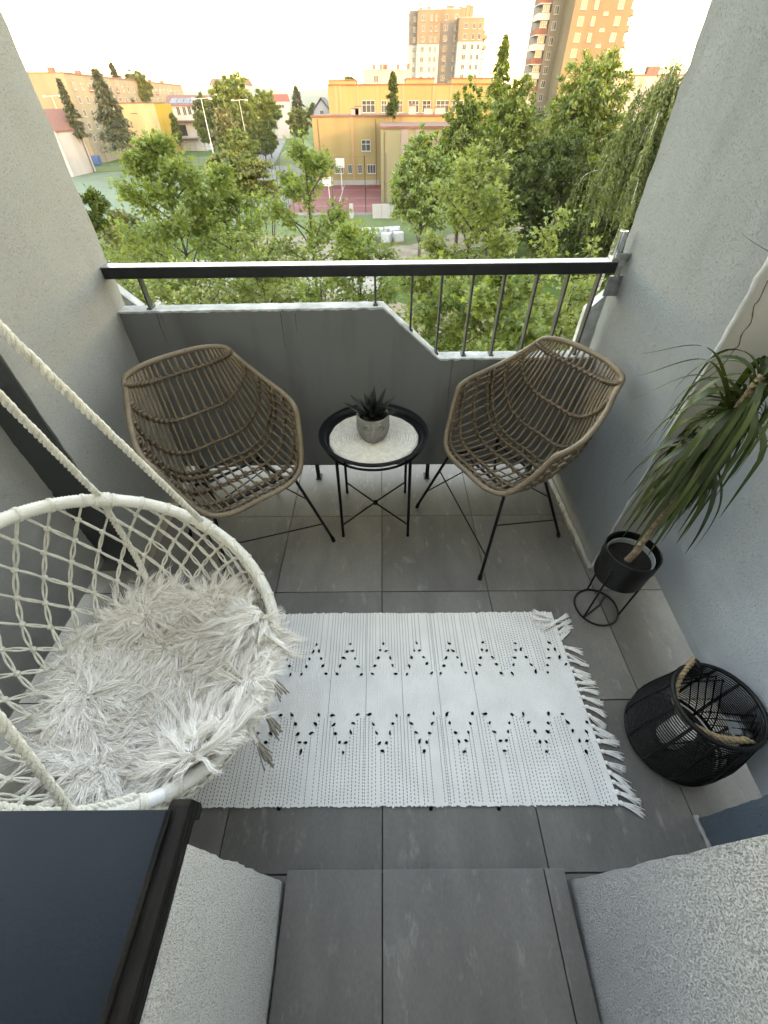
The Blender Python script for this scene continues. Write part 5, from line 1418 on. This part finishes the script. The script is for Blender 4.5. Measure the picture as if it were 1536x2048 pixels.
# --- school
sch = empty('school_building', (0, 0, GZ), 0, 'long yellow school building with brown roof edges behind the red court', 'building')
DA, DB, DC = 121.0, 150.0, 97.0
xa0, xa1, xm = xx(629, 300, DA), xx(895, 300, DA), xx(757, 300, DA)
ha = hgt(690, 234, DA)
bx(sch, 'front_wing', (xa0, DA, 0), (xa1, DA + 16, ha), M_YELLOW)
bx(sch, 'roof_edge', (xa0 - 0.25, DA - 0.25, ha), (xa1 + 0.1, DA + 16.2, ha + 0.28), M_TRIM)
bx(sch, 'plinth', (xa0 - 0.04, DA - 0.05, 0), (xm, DA, 0.9), M_GREYW)
xp = xx(706, 300, DA); bx(sch, 'pilaster', (xp - 0.25, DA - 0.12, 0.9), (xp + 0.25, DA, ha - 0.01), pt('rose_pilaster', (0.45, 0.27, 0.15)))
for px, py, w, h, nx, ny in ((732, 291, 2.0, 1.9, 2, 2), (678, 338, 1.9, 1.6, 2, 1), (700, 338, 0.95, 1.6, 2, 1), (720, 338, 0.95, 1.6, 2, 1), (743, 338, 1.9, 1.6, 3, 1)):
    p = atY(px, py, DA); window(sch, p[0], DA, p[2] - GZ, w, h, nx, ny)
xb0, xb1 = xx(657, 200, DB), xx(985, 200, DB); hb = hgt(690, 171, DB)
bx(sch, 'rear_wing', (xb0, DB, 0), (xb1, DB + 18, hb), M_YELLOW)
bx(sch, 'roof_edge', (xb0 - 0.2, DB - 0.25, hb), (xb1, DB + 18.2, hb + 0.25), M_TRIM)
for pa, pb_, e in ((657, 712, 0.55), (812, 868, 0.75), (902, 985, 0.75)):
    bx(sch, 'raised_parapet', (xx(pa, 170, DB), DB - 0.05, hb + 0.251), (xx(pb_, 170, DB), DB + 10, hb + 0.25 + e), M_YELLOW)
    bx(sch, 'parapet_trim', (xx(pa, 170, DB) - 0.1, DB - 0.2, hb + 0.251 + e), (xx(pb_, 170, DB) + 0.1, DB + 10.1, hb + 0.48 + e), M_TRIM)
for px in (672, 681, 716, 755, 806, 866, 900):
    x = xx(px, 200, DB); bx(sch, 'pilaster', (x - 0.28, DB - 0.14, 0), (x + 0.28, DB, hb - 0.01), MATS['rose_pilaster'])
for px, w, nx in ((737, 3.4, 3), (768, 1.4, 2), (800, 1.6, 2), (827, 2.8, 3), (853, 2.2, 2), (885, 3.4, 3), (915, 3.0, 3)):
    p = atY(px, 213, DB); window(sch, p[0], DB, p[2] - GZ, w, 2.3, nx, 2)
xc0, xc1 = xx(762, 340, DC), xx(935, 340, DC); hc = hgt(800, 258, DC)
bx(sch, 'gymnasium', (xc0, DC, 0), (xc1, DC + 22, hc), M_CREAM)
bx(sch, 'roof_edge', (xc0 - 0.15, DC - 0.2, hc), (xc1 + 0.15, DC + 22.1, hc + 0.35), M_TRIM)
x = xx(808, 330, DC); bx(sch, 'pilaster', (x - 0.6, DC - 0.12, 0), (x + 0.6, DC, hc - 0.01), pt('mauve_pilaster', (0.36, 0.29, 0.26)))
x = xx(835, 330, DC); bx(sch, 'pilaster', (x - 0.6, DC - 0.12, 0), (x + 0.6, DC, hc - 0.01), MATS['mauve_pilaster'])
for px, py, w, h in ((710, 233, 1.6, 0.9), (716, 224, 1.2, 1.2), (790, 231, 1.4, 0.9), (825, 229, 1.5, 1.3), (856, 229, 1.8, 0.9), (880, 227, 2.2, 1.0)):
    p = atY(px, py, DA + 3); v = bx(sch, 'roof_vent', (p[0] - w / 2, DA + 3, ha + 0.2), (p[0] + w / 2, DA + 4.2, ha + 0.3 + h), M_GREYW)
    bx(v, 'vent_cap', (p[0] - w / 2 - 0.08, DA + 2.9, ha + 0.301 + h), (p[0] + w / 2 + 0.08, DA + 4.3, ha + 0.42 + h), M_TRIM)
for px in (770, 777, 790, 802):
    p = xx(px, 240, DA - 0.2); MB().tube([(p, DA - 0.25, ha - 2.2), (p, DA - 0.25, ha + 0.9)], 0.04, 5).build('roof_ladder_post', M_TRIM, sch)
for px in (640, 752, 769, 872):
    dd = DA if px < 760 else DC
    x = xx(px, 300, dd); MB().tube([(x, dd - 0.12, 0.1), (x, dd - 0.12, (ha if px < 760 else hc) - 0.3)], 0.07, 6).build('downpipe', M_TRIM, sch)
bx(sch, 'chimney', (xx(818, 236, DA + 5), DA + 5, ha), (xx(824, 236, DA + 5), DA + 6, ha + 2.0), M_TRIM)

# --- left tower
tl = empty('tower_block', (0, 0, GZ), 0, 'white and tan high-rise left of centre with grey middle strip', 'building', 'high-rise towers')
DT = 255.0; FL = 2.8
def tower_bay(root, px0, px1, D, topy, lo, up, n_up, name):
    x0, x1 = xx(px0, 60, D), xx(px1, 60, D); h = hgt((px0 + px1) / 2, topy, D); hs = h - n_up * FL - 0.6
    bx(root, name, (x0, D, 0), (x1, D + 14, hs), lo); bx(root, 'upper_storeys', (x0, D, hs + 0.002), (x1, D + 14, h), up)
    bx(root, 'roof_edge', (x0 - 0.15, D - 0.15, h), (x1 + 0.15, D + 14.1, h + 0.3), M_GREYW)
    return x0, x1, h
b1 = tower_bay(tl, 819, 836, DT + 5, 23, M_WHT, M_BRG, 3, 'side_bay'); b2 = tower_bay(tl, 835, 880, DT, 20, M_WHT, M_TAN, 3, 'wall')
b3 = tower_bay(tl, 880, 917, DT + 3, 19, M_BRG, M_TAN, 1, 'middle_bay'); b4 = tower_bay(tl, 917, 968, DT - 2, 36, M_WHT, M_TAN, 2, 'wall')
for r in range(12):
    for (b, D, fr, w) in ((b2, DT, (0.24, 0.60, 0.82), 1.3), (b3, DT + 3, (0.30, 0.85), 1.5), (b4, DT - 2, (0.28, 0.60, 0.84), 1.4), (b1, DT + 5, (0.6,), 1.0)):
        z = b[2] - 2.0 - r * FL
        for i, q in enumerate(fr): window(tl, b[0] + (b[1] - b[0]) * q, D, z, w * (0.75 if i else 1.1), 1.55, 2)
    x1 = b4[1]
    if r > 0:
        bal = bx(tl, 'balcony', (x1 + 0.003, DT - 1.5, b4[2] - r * FL - 2.6), (x1 + 1.9, DT + 6, b4[2] - r * FL - 1.5), M_TAN if r < 3 else M_WHT)
        bx(bal, 'recess', (x1 + 0.004, DT - 0.5, b4[2] - r * FL - 1.49), (x1 + 0.9, DT + 6, b4[2] - r * FL - 0.2), M_BRG)
for px, hh in ((921, 3.4), (928, 3.2), (936, 3.8), (944, 3.6), (842, 0.9), (858, 1.2), (897, 1.4), (905, 1.3)):
    x = xx(px, 20, DT + 4); h0 = b4[2] if px > 917 else b2[2]
    c = bx(tl, 'chimney', (x - 0.75, DT + 4, h0), (x + 0.75, DT + 6, h0 + hh), M_TAN); bx(c, 'chimney_cap', (x - 0.85, DT + 3.9, h0 + hh + 0.001), (x + 0.85, DT + 6.1, h0 + hh + 0.2), M_BRG)
for px, hh in ((866, 6), (950, 5)): x = xx(px, 20, DT + 5); MB().tube([(x, DT + 5, b2[2]), (x, DT + 5, b2[2] + hh)], 0.07, 5).build('antenna', M_GALV, tl)

# --- right tower (tall enough to throw its shadow on the left one)
tr_ = empty('tower_block', (0, 0, GZ), 0, 'taller orange-lit high-rise on the right with stacked brown and white balconies', 'building', 'high-rise towers')
DR = 170.0; HTW = 52.0
M_ORW = pt('warm_beige_wall', (0.215, 0.168, 0.105), (0.19, 0.148, 0.093))
x0, x1, xl = xx(1139, 60, DR), xx(1252, 60, DR), xx(1096, 60, DR + 9)
bx(tr_, 'front_slab', (x0, DR, 0), (x1, DR + 24, HTW), M_ORW); bx(tr_, 'side_bay', (xl, DR + 9, 0), (x0 - 0.002, DR + 24, HTW - 0.6), pt('dull_beige_wall', (0.22, 0.185, 0.135)))
bx(tr_, 'roof_edge', (x0 - 0.2, DR - 0.2, HTW), (x1 + 0.2, DR + 24.1, HTW + 0.4), M_GREYW)
wdt = x1 - x0
for r in range(17):
    z = 3.0 + r * 2.85
    for q, w, h in ((0.16, 1.55, 1.6), (0.38, 1.0, 1.6), (0.80, 1.5, 1.6)): window(tr_, x0 + wdt * q, DR, z, w, h, 2)
    window(tr_, x0 + wdt * 0.575, DR, z + 1.3, 1.25, 0.55, 2)
    window(tr_, xl + (x0 - xl) * 0.42, DR + 9, z, 1.3, 1.6, 2)
    bal = bx(tr_, 'balcony', (xl - 3.3, DR + 9.5, z - 1.55), (xl - 0.003, DR + 15, z - 0.45), M_REDBR if r % 2 else M_WHT)
    bx(bal, 'balcony_slab', (xl - 3.4, DR + 9.4, z - 1.75), (xl - 0.003, DR + 15.1, z - 1.551), M_WHT)
    window(tr_, xl - 1.4, DR + 9.6, z + 0.35, 1.9, 1.3, 3)
    bl = bx(tr_, 'balcony', (x1 + 0.003, DR + 3.5, z - 1.5), (x1 + 2.2, DR + 9, z - 0.4), M_TAN)
    bx(bl, 'balcony_slab', (x1 + 0.003, DR + 3.4, z - 1.75), (x1 + 2.3, DR + 9.1, z - 1.501), M_REDBR)
bx(tr_, 'balcony_wall', (xl - 2.0, DR + 10.8, 0), (xl - 0.004, DR + 22, HTW - 0.8), M_BRG)

# --- pale block with chimneys behind the school
pb2 = empty('apartment_block', (0, 0, GZ), 0, 'low pale grey block with chimneys behind the yellow school', 'building')
DP = 205.0; h = hgt(770, 141, DP)
bx(pb2, 'wall', (xx(726, 150, DP), DP, 0), (xx(822, 150, DP), DP + 14, h), M_GREYW); bx(pb2, 'step_wall', (xx(716, 158, DP), DP + 2, 0), (xx(726, 158, DP) - 0.002, DP + 12, h - 3), M_BRG)
bx(pb2, 'roof_edge', (xx(726, 150, DP) - 0.2, DP - 0.2, h), (xx(822, 150, DP), DP + 14.1, h + 0.25), M_GREYW)
for px in (748, 762, 768, 773, 796, 816): x = xx(px, 140, DP + 4); bx(pb2, 'chimney', (x - 0.5, DP + 4, h), (x + 0.5, DP + 5, h + 1.7), M_BRROOF)
for px in (752, 790): p = atY(px, 158, DP); window(pb2, p[0], DP, p[2] - GZ, 1.6, 1.7, 2)
# --- block at the far right
fr = empty('apartment_block', (0, 0, GZ), 0, 'flat-roofed grey block at the far right behind the birches', 'building')
DF = 185.0; h = hgt(1270, 152, DF); bx(fr, 'wall', (xx(1225, 150, DF), DF, 0), (xx(1420, 150, DF), DF + 14, h), M_GREYW)
bx(fr, 'roof_edge', (xx(1225, 150, DF) - 0.2, DF - 0.2, h), (xx(1420, 150, DF), DF + 14, h + 0.4), M_BRROOF)
for px in (1300, 1312): x = xx(px, 145, DF + 3); bx(fr, 'chimney', (x - 0.9, DF + 3, h), (x + 0.9, DF + 5, h + 2.2), M_BRROOF)
for px in (1240, 1262, 1284): p = atY(px, 162, DF); window(fr, p[0], DF, p[2] - GZ, 1.6, 1.6, 2)

# --- long apartment block on the left, turned away
c0 = atY(128, 150, 172); c1 = atY(362, 165, 292); ang = math.atan2(c1[1] - c0[1], c1[0] - c0[0]); LEN = math.hypot(c1[0] - c0[0], c1[1] - c0[1])
lb = empty('apartment_block', (c0[0], c0[1], GZ), ang, 'long pale yellow apartment block with blank beige gable at far left', 'building')
hl = hgt(128, 147, 172)
bx(lb, 'wall', (0, 0.0, 0), (LEN, 26, hl), pt('pale_yellow_wall', (0.33, 0.29, 0.205))); bx(lb, 'gable_wall', (-0.25, -0.02, 0), (-0.002, 26, hl), M_BEIGE)
bx(lb, 'roof_edge', (-0.3, -0.2, hl), (LEN + 0.2, 26.1, hl + 0.35), M_BRROOF)
for k in range(22):
    for r in range(5):
        x = 4 + k * (LEN - 8) / 21; z = hl - 2.4 - r * 2.9
        if k % 4 == 2:
            b_ = bx(lb, 'loggia', (x - 1.6, -0.08, z - 1.3), (x + 1.6, -0.004, z - 0.1), M_TAN if r % 2 else M_REDBR)
        window(lb, x, 0, z, 2.4 if k % 4 == 2 else 1.6, 1.5, 3 if k % 4 == 2 else 2)
for k in range(7): x = 8 + k * (LEN - 16) / 6; bx(lb, 'chimney', (x - 1.0, 6, hl + 0.351), (x + 1.0, 7.4, hl + 1.6), M_BRROOF)

# --- small houses on the left
yh = empty('yellow_house', (0, 0, GZ), 0, 'flat beige building with bright yellow right side wall', 'building')
DY = 205.0; x0, x1 = xx(240, 250, DY), xx(320, 250, DY); h = hgt(270, 207, DY)
bx(yh, 'wall', (x0, DY, 0), (x1, DY + 10, h), pt('pale_cream_wall', (0.46, 0.41, 0.25))); xe = xx(345, 250, DY + 12)
MB().raw([(x1 + .002, DY, 0), (xe, DY + 12, 0), (xe, DY + 16, 0), (x1 + .002, DY + 10, 0), (x1 + .002, DY, h), (xe, DY + 12, h * .98), (xe, DY + 16, h * .98), (x1 + .002, DY + 10, h)], [(0, 1, 5, 4), (1, 2, 6, 5), (2, 3, 7, 6), (4, 5, 6, 7), (3, 0, 4, 7)]).build('side_wall', M_BRT, yh, smooth=False)
bx(yh, 'roof_edge', (x0 - 0.2, DY - 0.2, h), (x1 + 0.2, DY + 10.1, h + 0.25), M_TRIM); p = atY(268, 227, DY); bx(yh, 'wall_vent', (p[0] - 1.2, DY - 0.06, p[2] - GZ - 0.12), (p[0] + 1.2, DY, p[2] - GZ + 0.12), M_TRIM)
p = atY(326, 257, DY + 4); bx(yh, 'hatch', (p[0] - 0.3, DY + 2.6, p[2] - GZ - 0.6), (p[0] + 0.6, DY + 3.5, p[2] - GZ + 0.6), M_TRIM)
wh = empty('white_house', (0, 0, GZ), 0, 'white house with solar panels and terrace beside the yellow wall', 'building')
DW = 222.0; x0, x1 = xx(336, 230, DW), xx(398, 230, DW); h = hgt(360, 212, DW)
bx(wh, 'wall', (x0, DW, 0), (x1, DW + 10, h), M_WHT)
rf = MB().prism([(DW - 0.6, h), (DW + 10.4, h), (DW + 10.4, h + 0.3), (DW + 7, h + 3.0), (DW - 0.6, h + 0.25)], x0 - 0.6, x1 + 0.5, 'x').build('roof', M_BRROOF, wh, smooth=False)
for k in range(5):
    xx_ = x0 + 1.5 + k * 2.6
    MB().raw([(xx_, DW + 0.6, h + 0.75), (xx_ + 2.3, DW + 0.6, h + 0.75), (xx_ + 2.3, DW + 4.5, h + 2.15), (xx_, DW + 4.5, h + 2.15)], [(0, 1, 2, 3)]).build('solar_panel', M_PANE, rf, smooth=False)
for px, py in ((357, 222), (369, 222), (379, 221), (390, 220)): p = atY(px, py, DW); window(wh, p[0], DW, p[2] - GZ, 1.3, 2.4, 2)
p = atY(368, 258, DW); bx(wh, 'terrace', (p[0] - 5, DW - 4, p[2] - GZ - 2.6), (p[0] + 5.5, DW - 0.003, p[2] - GZ - 2.3), M_GREYW); bx(wh, 'terrace_door', (p[0] - 4, DW - 0.08, p[2] - GZ - 2), (p[0] + 1.0, DW, p[2] - GZ + 1.2), M_PANE)
bx(wh, 'terrace_canopy', (p[0] - 5, DW - 4, p[2] - GZ + 2.2), (p[0] + 5.5, DW - 0.003, p[2] - GZ + 2.5), M_BRROOF)
def gable_house(name, label, px0, px1, eave, ridge, D, wall, roof, dep=10, along='x', base=0.0):
    r = empty(name, (0, 0, GZ), 0, label, 'building'); x0, x1 = xx(px0, eave, D), xx(px1, eave, D); he, hr_ = hgt(px0, eave, D), hgt((px0 + px1) / 2, ridge, D)
    if along == 'x':
        bx(r, 'wall', (x0 + .4, D + .4, 0), (x1 - .4, D + dep - .4, he), wall)
        MB().prism([(D, he), (D + dep, he), (D + dep / 2, hr_)], x0, x1, 'x').build('roof', roof, r, smooth=False)
        for q in (0.25, 0.5, 0.75): window(r, x0 + (x1 - x0) * q, D + 0.4, he - 1.8, 1.3, 1.3, 2)
    else:
        xm_ = (x0 + x1) / 2
        MB().prism([(x0 + .3, 0), (x1 - .3, 0), (x1 - .3, he), (xm_, hr_ - 0.3), (x0 + .3, he)], D, D + dep, 'y').build('wall', wall, r, smooth=False)
        for s in (0, 1):
            a, b = (x0, xm_) if s == 0 else (xm_, x1); za, zb = (he - .3, hr_) if s == 0 else (hr_, he - .3)
            MB().prism([(a, za), (b, zb), (b, zb + 0.35), (a, za + 0.35)], D - 0.5, D + dep + .5, 'y').build('roof', roof, r, smooth=False)
        window(r, xm_, D, he - 0.5, 1.2, 1.3, 2)
    return r
gable_house('white_house', 'white house with brown hipped roof above the trees', 416, 492, 170, 155, 270, M_WHT, M_BRROOF, 16)
gable_house('red_roofed_house', 'small house with red roof at the end of the tree row', 540, 573, 203, 188, 300, M_WHT, M_REDROOF, 12)
gable_house('gabled_house', 'grey gabled house with dark roof at the left end of the school', 625, 662, 222, 197, 175, pt('blue_grey_wall', (0.42, 0.45, 0.50)), M_DKROOF, 14, 'y')
gable_house('red_roofed_house', 'low house with long red roof between the white house and the block', 372, 415, 200, 190, 250, M_BEIGE, M_REDROOF, 12)
gable_house('brown_roofed_house', 'house corner with brown eaves at the left pillar', 58, 112, 262, 222, 140, M_WHT, M_BRROOF, 12, 'y')

# ------------------------------------------------------------------ boundary walls, fences, poles
M_PINK = pt('faded_pink_wall', (0.50, 0.38, 0.31), (0.42, 0.33, 0.28))
def wall_run(name, label, a, b, h, m, panels, t=0.25, cat='wall'):
    p, q = gp(*a), gp(*b); d = q - p; L_ = float(np.linalg.norm(d)); r = empty(name, tuple(p), math.atan2(d[1], d[0]), label, cat)
    for k in range(panels):
        bx(r, 'panel', (L_ * k / panels + 0.02, 0, 0), (L_ * (k + 1) / panels - 0.02, t, h * (1 + 0.02 * (k % 2))), m)
    return r
wall_run('boundary_wall', 'long faded pink boundary wall behind the pitch', (178, 318), (352, 306), 2.6, M_PINK, 14)
wall_run('concrete_wall', 'short pale concrete wall at the right end of the red court', (745, 437), (800, 437), 1.9, M_WHT, 3)
wall_run('gate_post', 'single pale concrete gate post on the grass before the court', (699, 437), (707, 437), 1.9, M_WHT, 1, 0.6, 'post')
wall_run('concrete_wall', 'pale concrete wall glimpsed under the feathery tree', (880, 428), (925, 424), 1.6, M_WHT, 3)
wall_run('low_wall', 'low grey kerb wall along the front of the red court', (575, 431), (760, 431), 0.35, M_GREYW, 9)
M_FENCE = mat('green_fence_steel', (0.035, 0.055, 0.05), None, 3, 0.6)
M_MESHW = mat('fence_wire', (0.06, 0.10, 0.09), None, 3, 0.6)
def fence(label, pts, h, n, rows=6):
    P = [gp(*a) for a in pts]; r = empty('sports_fence', tuple(P[0]), 0, label, 'fence'); o = P[0]
    for a, b in zip(P, P[1:]):
        for k in range(n + 1):
            q = a + (b - a) * k / n - o; MB().tube([q, q + np.array([0, 0, h])], 0.055, 6).build('post', M_FENCE, r)
        for k in range(rows + 1):
            z = h * k / rows * 0.97 + 0.1; MB().tube([a - o + np.array([0, 0, z]), b - o + np.array([0, 0, z])], 0.014, 4).build('wire', M_MESHW, r)
fence('tall green ball fence along the far side of the pitch', [(120, 342), (330, 322), (455, 330)], 5.0, 7)
fence('tall dark ball fence between the path and the red court', [(528, 352), (560, 400), (600, 428)], 5.5, 4)
fence('dark ball fence with leaning stay before the gymnasium', [(668, 426), (732, 426), (772, 415)], 7.5, 1)
M_POLE = mat('pale_pole_steel', (0.55, 0.55, 0.53), (0.45, 0.45, 0.43), 2, 0.5)
for (tx, ty, bx_, by, lab) in ((103, 192, 163, 343, 'leftmost floodlight pole of the pitch, nearest the left pillar'), (402, 197, 437, 353, 'tall floodlight pole standing nearest, left of the yellow locust'),
                               (428, 195, 450, 303, 'floodlight pole with long arm behind the nearest pole'), (478, 200, 502, 325, 'floodlight pole in front of the round sunlit tree'), (512, 163, 523, 253, 'single-armed street lamp pole above the roadside trees')):
    b = gp(bx_, by); t = atY(tx, ty, b[1]); H = t[2] - GZ
    r = empty('floodlight_pole', tuple(b), 0, lab, 'pole', 'floodlight poles by the pitch')
    off = t - b; MB().tube([(0, 0, 0), tuple(off)], [0.13, 0.06], 8).build('mast', M_POLE, r)
    MB().tube([off + np.array([-1.9 if tx != 512 else 0, 0, -0.1]), off + np.array([2.2, 0, 0.12])], 0.05, 6).build('arm', M_POLE, r)
    for s in ((-1.9, 2.2) if tx != 512 else (2.2,)): MB().box((off[0] + s - 0.35, off[1] - 0.2, off[2] - 0.18), (off[0] + s + 0.35, off[1] + 0.2, off[2] + 0.1)).build('lamp_head', M_POLE, r, smooth=False)
# goal frame, basketball boards, hoarding boards, blue box
M_PIPE = mat('white_pipe', (0.45, 0.45, 0.45), None, 2, 0.5)
def goal(label, px, py, w, h):
    p = gp(px, py); r = empty('goal_frame', tuple(p), 0.5, label, 'goal')
    MB().tube([(-w / 2, 0, 0), (-w / 2, 0, h), (w / 2, 0, h), (w / 2, 0, 0)], 0.06, 6).build('front_frame', M_PIPE, r)
    MB().tube([(-w / 2, 0, h), (-w / 2, 1.6, 0.05), (w / 2, 1.6, 0.05), (w / 2, 0, h)], 0.05, 6).build('rear_frame', M_PIPE, r)
goal('white football goal frame at the edge of the pitch', 430, 352, 4.0, 2.3)
def hoop_board(label, px, py, D, w, h):
    p = atY(px, py, D); r = empty('basketball_hoop', (p[0], D, GZ), 0, label, 'basketball hoop'); z = p[2] - GZ
    MB().box((-w / 2, -0.04, z - h / 2), (w / 2, 0.0, z + h / 2)).build('backboard', M_PIPE, r, smooth=False)
    MB().tube([(0, 1.6, 0), (0, 1.6, z - 0.2), (0, 0.03, z)], 0.09, 8).build('mast', M_POLE, r)
    MB().tube([(0.23 * math.cos(a), -0.3 + 0.23 * math.sin(a), z - h * .32) for a in np.linspace(0, 6.28, 16, endpoint=False)], 0.02, 5, closed=True).build('hoop_ring', M_REDC, r)
hoop_board('white basketball backboard higher up against the school wall', 680, 326, 112, 1.8, 1.5)
hoop_board('white basketball backboard low at the left of the red court', 655, 363, 100, 1.9, 1.4)
def board(name, label, px, py, D, w, h, m):
    p = atY(px, py, D); r = empty(name, (p[0], D, GZ), 0, label, 'board')
    MB().box((-w / 2, -0.05, p[2] - GZ - h / 2), (w / 2, 0.05, p[2] - GZ + h / 2)).build('panel', m, r, smooth=False)
    for s in (-1, 1): MB().tube([(s * w * .4, 0.09, 0), (s * w * .4, 0.09, p[2] - GZ)], 0.05, 6).build('post', M_POLE, r)
board('hoarding_board', 'yellow hoarding board by the left pillar', 134, 330, 150, 3.2, 3.0, M_BRT)
board('hoarding_board', 'white hoarding board right of the yellow one', 149, 330, 150, 2.2, 2.4, M_PIPE)
board('hoarding_board', 'yellow notice board at the end of the pink wall', 176, 314, 178, 3.6, 2.4, M_BRT)
bo = empty('container', tuple(gp(189, 331)), 0.2, 'blue storage container on the far pitch edge', 'container')
bx(bo, 'body', (-2.2, -1.2, 0.15), (2.2, 1.2, 2.3), pt('blue_paint', (0.05, 0.14, 0.36)))
for k in range(9): bx(bo, 'rib', (-2.0 + k * .48, -1.26, 0.3), (-1.85 + k * .48, -1.202, 2.2), MATS['blue_paint'])

# ------------------------------------------------------------------ wrapped pallets of paving stones
M_FOIL = mat('white_wrap_foil', (0.40, 0.425, 0.45), (0.31, 0.335, 0.36), 3, 0.35, 0.5, 6)
M_WOOD = mat('pallet_wood', (0.35, 0.26, 0.16), None, 6, 0.9)
rows_p = {'front': [(719, 486), (745, 485), (773, 486), (797, 484)], 'middle': [(733, 476), (758, 476), (789, 477)], 'back': [(779, 470), (791, 469)]}
ordw = ['leftmost', 'second from the left', 'third from the left', 'rightmost']
wm = MB(); wm.box((-0.62, -0.55, 0.16), (0.62, 0.55, 1.15)); me_w = None
for rw, L_ in rows_p.items():
    for k, (px, py) in enumerate(L_):
        p = gp(px, py); nm = ordw[k] if len(L_) == 4 else (['leftmost', 'middle', 'rightmost'][k] if len(L_) == 3 else ['left', 'right'][k])
        r = empty('paver_pallet', tuple(p), RNG.normal(0, 0.12), f'white foil-wrapped pallet of pavers, {nm} of the {rw} row', 'pallet', 'wrapped pallets on the grass')
        if me_w is None:
            o = wm.build('wrapped_stack', M_FOIL, r, smooth=False, bevel=0.06); me_w = o.data; base_o = o
        else:
            o = inst('wrapped_stack', me_w, r); md = o.modifiers.new('bevel', 'BEVEL'); md.width = 0.06; md.segments = 2
        o.scale = (1, 1, 0.82 if rw == 'back' else 1.0)
        pal = MB()
        for yy in (-0.5, -0.05, 0.4): pal.box((-0.6, yy, 0.0), (0.6, yy + 0.1, 0.15))
        pal.build('pallet', M_WOOD, r, smooth=False)

# ------------------------------------------------------------------ people far below
M_SKIN = mat('skin', (0.45, 0.28, 0.20), None, 5, 0.6); M_HAIR = mat('dark_hair', (0.02, 0.015, 0.012), None, 20, 0.7)
def person(label, px, py, rz_, top, legs, hs=1.0, arms=0.12):
    p = gp(px, py); r = empty('person', tuple(p), rz_, label, 'person'); r.scale = (hs,) * 3
    me = bpy.data.meshes.new('body')
    V = [(0, 0, 0.95), (0, 0, 1.15), (0, 0.01, 1.38), (0, 0, 1.50), (0, -0.01, 1.60), (0, -0.01, 1.70),
         (-0.10, 0, 0.90), (-0.11, -0.02, 0.50), (-0.12, 0.02, 0.09), (-0.12, -0.12, 0.04), (0.10, 0, 0.90), (0.12, -0.06, 0.50), (0.14, 0.0, 0.09), (0.14, -0.14, 0.04),
         (-0.18, 0, 1.40), (-0.25, 0.02, 1.13), (-0.23, -arms, 0.90), (-0.22, -arms - 0.04, 0.80), (0.18, 0, 1.40), (0.25, 0.02, 1.13), (0.23, -arms, 0.90), (0.22, -arms - 0.04, 0.80)]
    E_ = [(0, 1), (1, 2), (2, 3), (3, 4), (4, 5), (0, 6), (6, 7), (7, 8), (8, 9), (0, 10), (10, 11), (11, 12), (12, 13), (2, 14), (14, 15), (15, 16), (16, 17), (2, 18), (18, 19), (19, 20), (20, 21)]
    R_ = [.14, .14, .16, .06, .09, .075, .095, .065, .045, .04, .095, .065, .045, .04, .065, .05, .04, .035, .065, .05, .04, .035]
    me.from_pydata(V, E_, [])
    o = bpy.data.objects.new('body', me); link(o, r)
    md = o.modifiers.new('skin', 'SKIN'); md.use_smooth_shade = True
    for i, q in enumerate(R_): me.skin_vertices[0].data[i].radius = (q, q * (0.75 if i < 3 else 1))
    me.skin_vertices[0].data[0].use_root = True
    sb = o.modifiers.new('subsurf', 'SUBSURF'); sb.levels = 1; sb.render_levels = 1
    # clothes by height: shoes and trousers below, jacket above, skin for the head
    m, nt, b = nodes_of('clothed_body'); L = nt.links.new
    tc = N(nt, 'ShaderNodeTexCoord'); sp = N(nt, 'ShaderNodeSeparateXYZ'); L(tc.outputs['Object'], sp.inputs[0])
    mr = N(nt, 'ShaderNodeMath'); mr.operation = 'DIVIDE'; mr.inputs[1].default_value = 2.0; L(sp.outputs[2], mr.inputs[0])
    rp = N(nt, 'ShaderNodeValToRGB'); rp.color_ramp.interpolation = 'CONSTANT'; e = rp.color_ramp.elements
    e[0].position = 0; e[0].color = (*legs, 1); e[1].position = 0.48; e[1].color = (*top, 1); q = e.new(0.745); q.color = (0.45, 0.28, 0.20, 1)
    L(mr.outputs[0], rp.inputs[0]); L(rp.outputs[0], b.inputs['Base Color']); b.inputs['Roughness'].default_value = 0.85
    me.materials.append(m)
    MB().ball((0, 0.015, 1.665), 0.105, 8, (0.95, 1.0, 1.0)).build('hair', M_HAIR, r, auto=False)
    return r
person('standing person in black with pale collar at the court fence', 667, 424, 0.4, (0.02, 0.02, 0.025), (0.015, 0.015, 0.02))
person('person in dark jacket just right of the one at the fence', 680, 428, -0.5, (0.03, 0.03, 0.035), (0.02, 0.02, 0.025), 0.97)
person('person in a pink top walking on the road', 553, 288, 2.9, (0.55, 0.28, 0.24), (0.35, 0.22, 0.18), 1.05)
person('person in white and black farther down the road', 543, 304, 2.8, (0.65, 0.62, 0.60), (0.03, 0.03, 0.03), 1.0)

# ------------------------------------------------------------------ evening haze over the town
hz = MB().box((-4300, -1500, GZ - 1.0), (4300, 4300, 75.0)).build('haze', mat('haze_air', (1, 1, 1)), smooth=False)
tag(hz, 'thin pale evening haze over the town', kind='stuff')
hm = MATS['haze_air']; hm.node_tree.nodes.clear()
ho = hm.node_tree.nodes.new('ShaderNodeOutputMaterial'); hv = hm.node_tree.nodes.new('ShaderNodeVolumePrincipled')
hv.inputs['Color'].default_value = (0.88, 0.92, 0.97, 1); hv.inputs['Density'].default_value = 0.0001; hv.inputs['Anisotropy'].default_value = 0.2
hm.node_tree.links.new(hv.outputs[0], ho.inputs['Volume'])
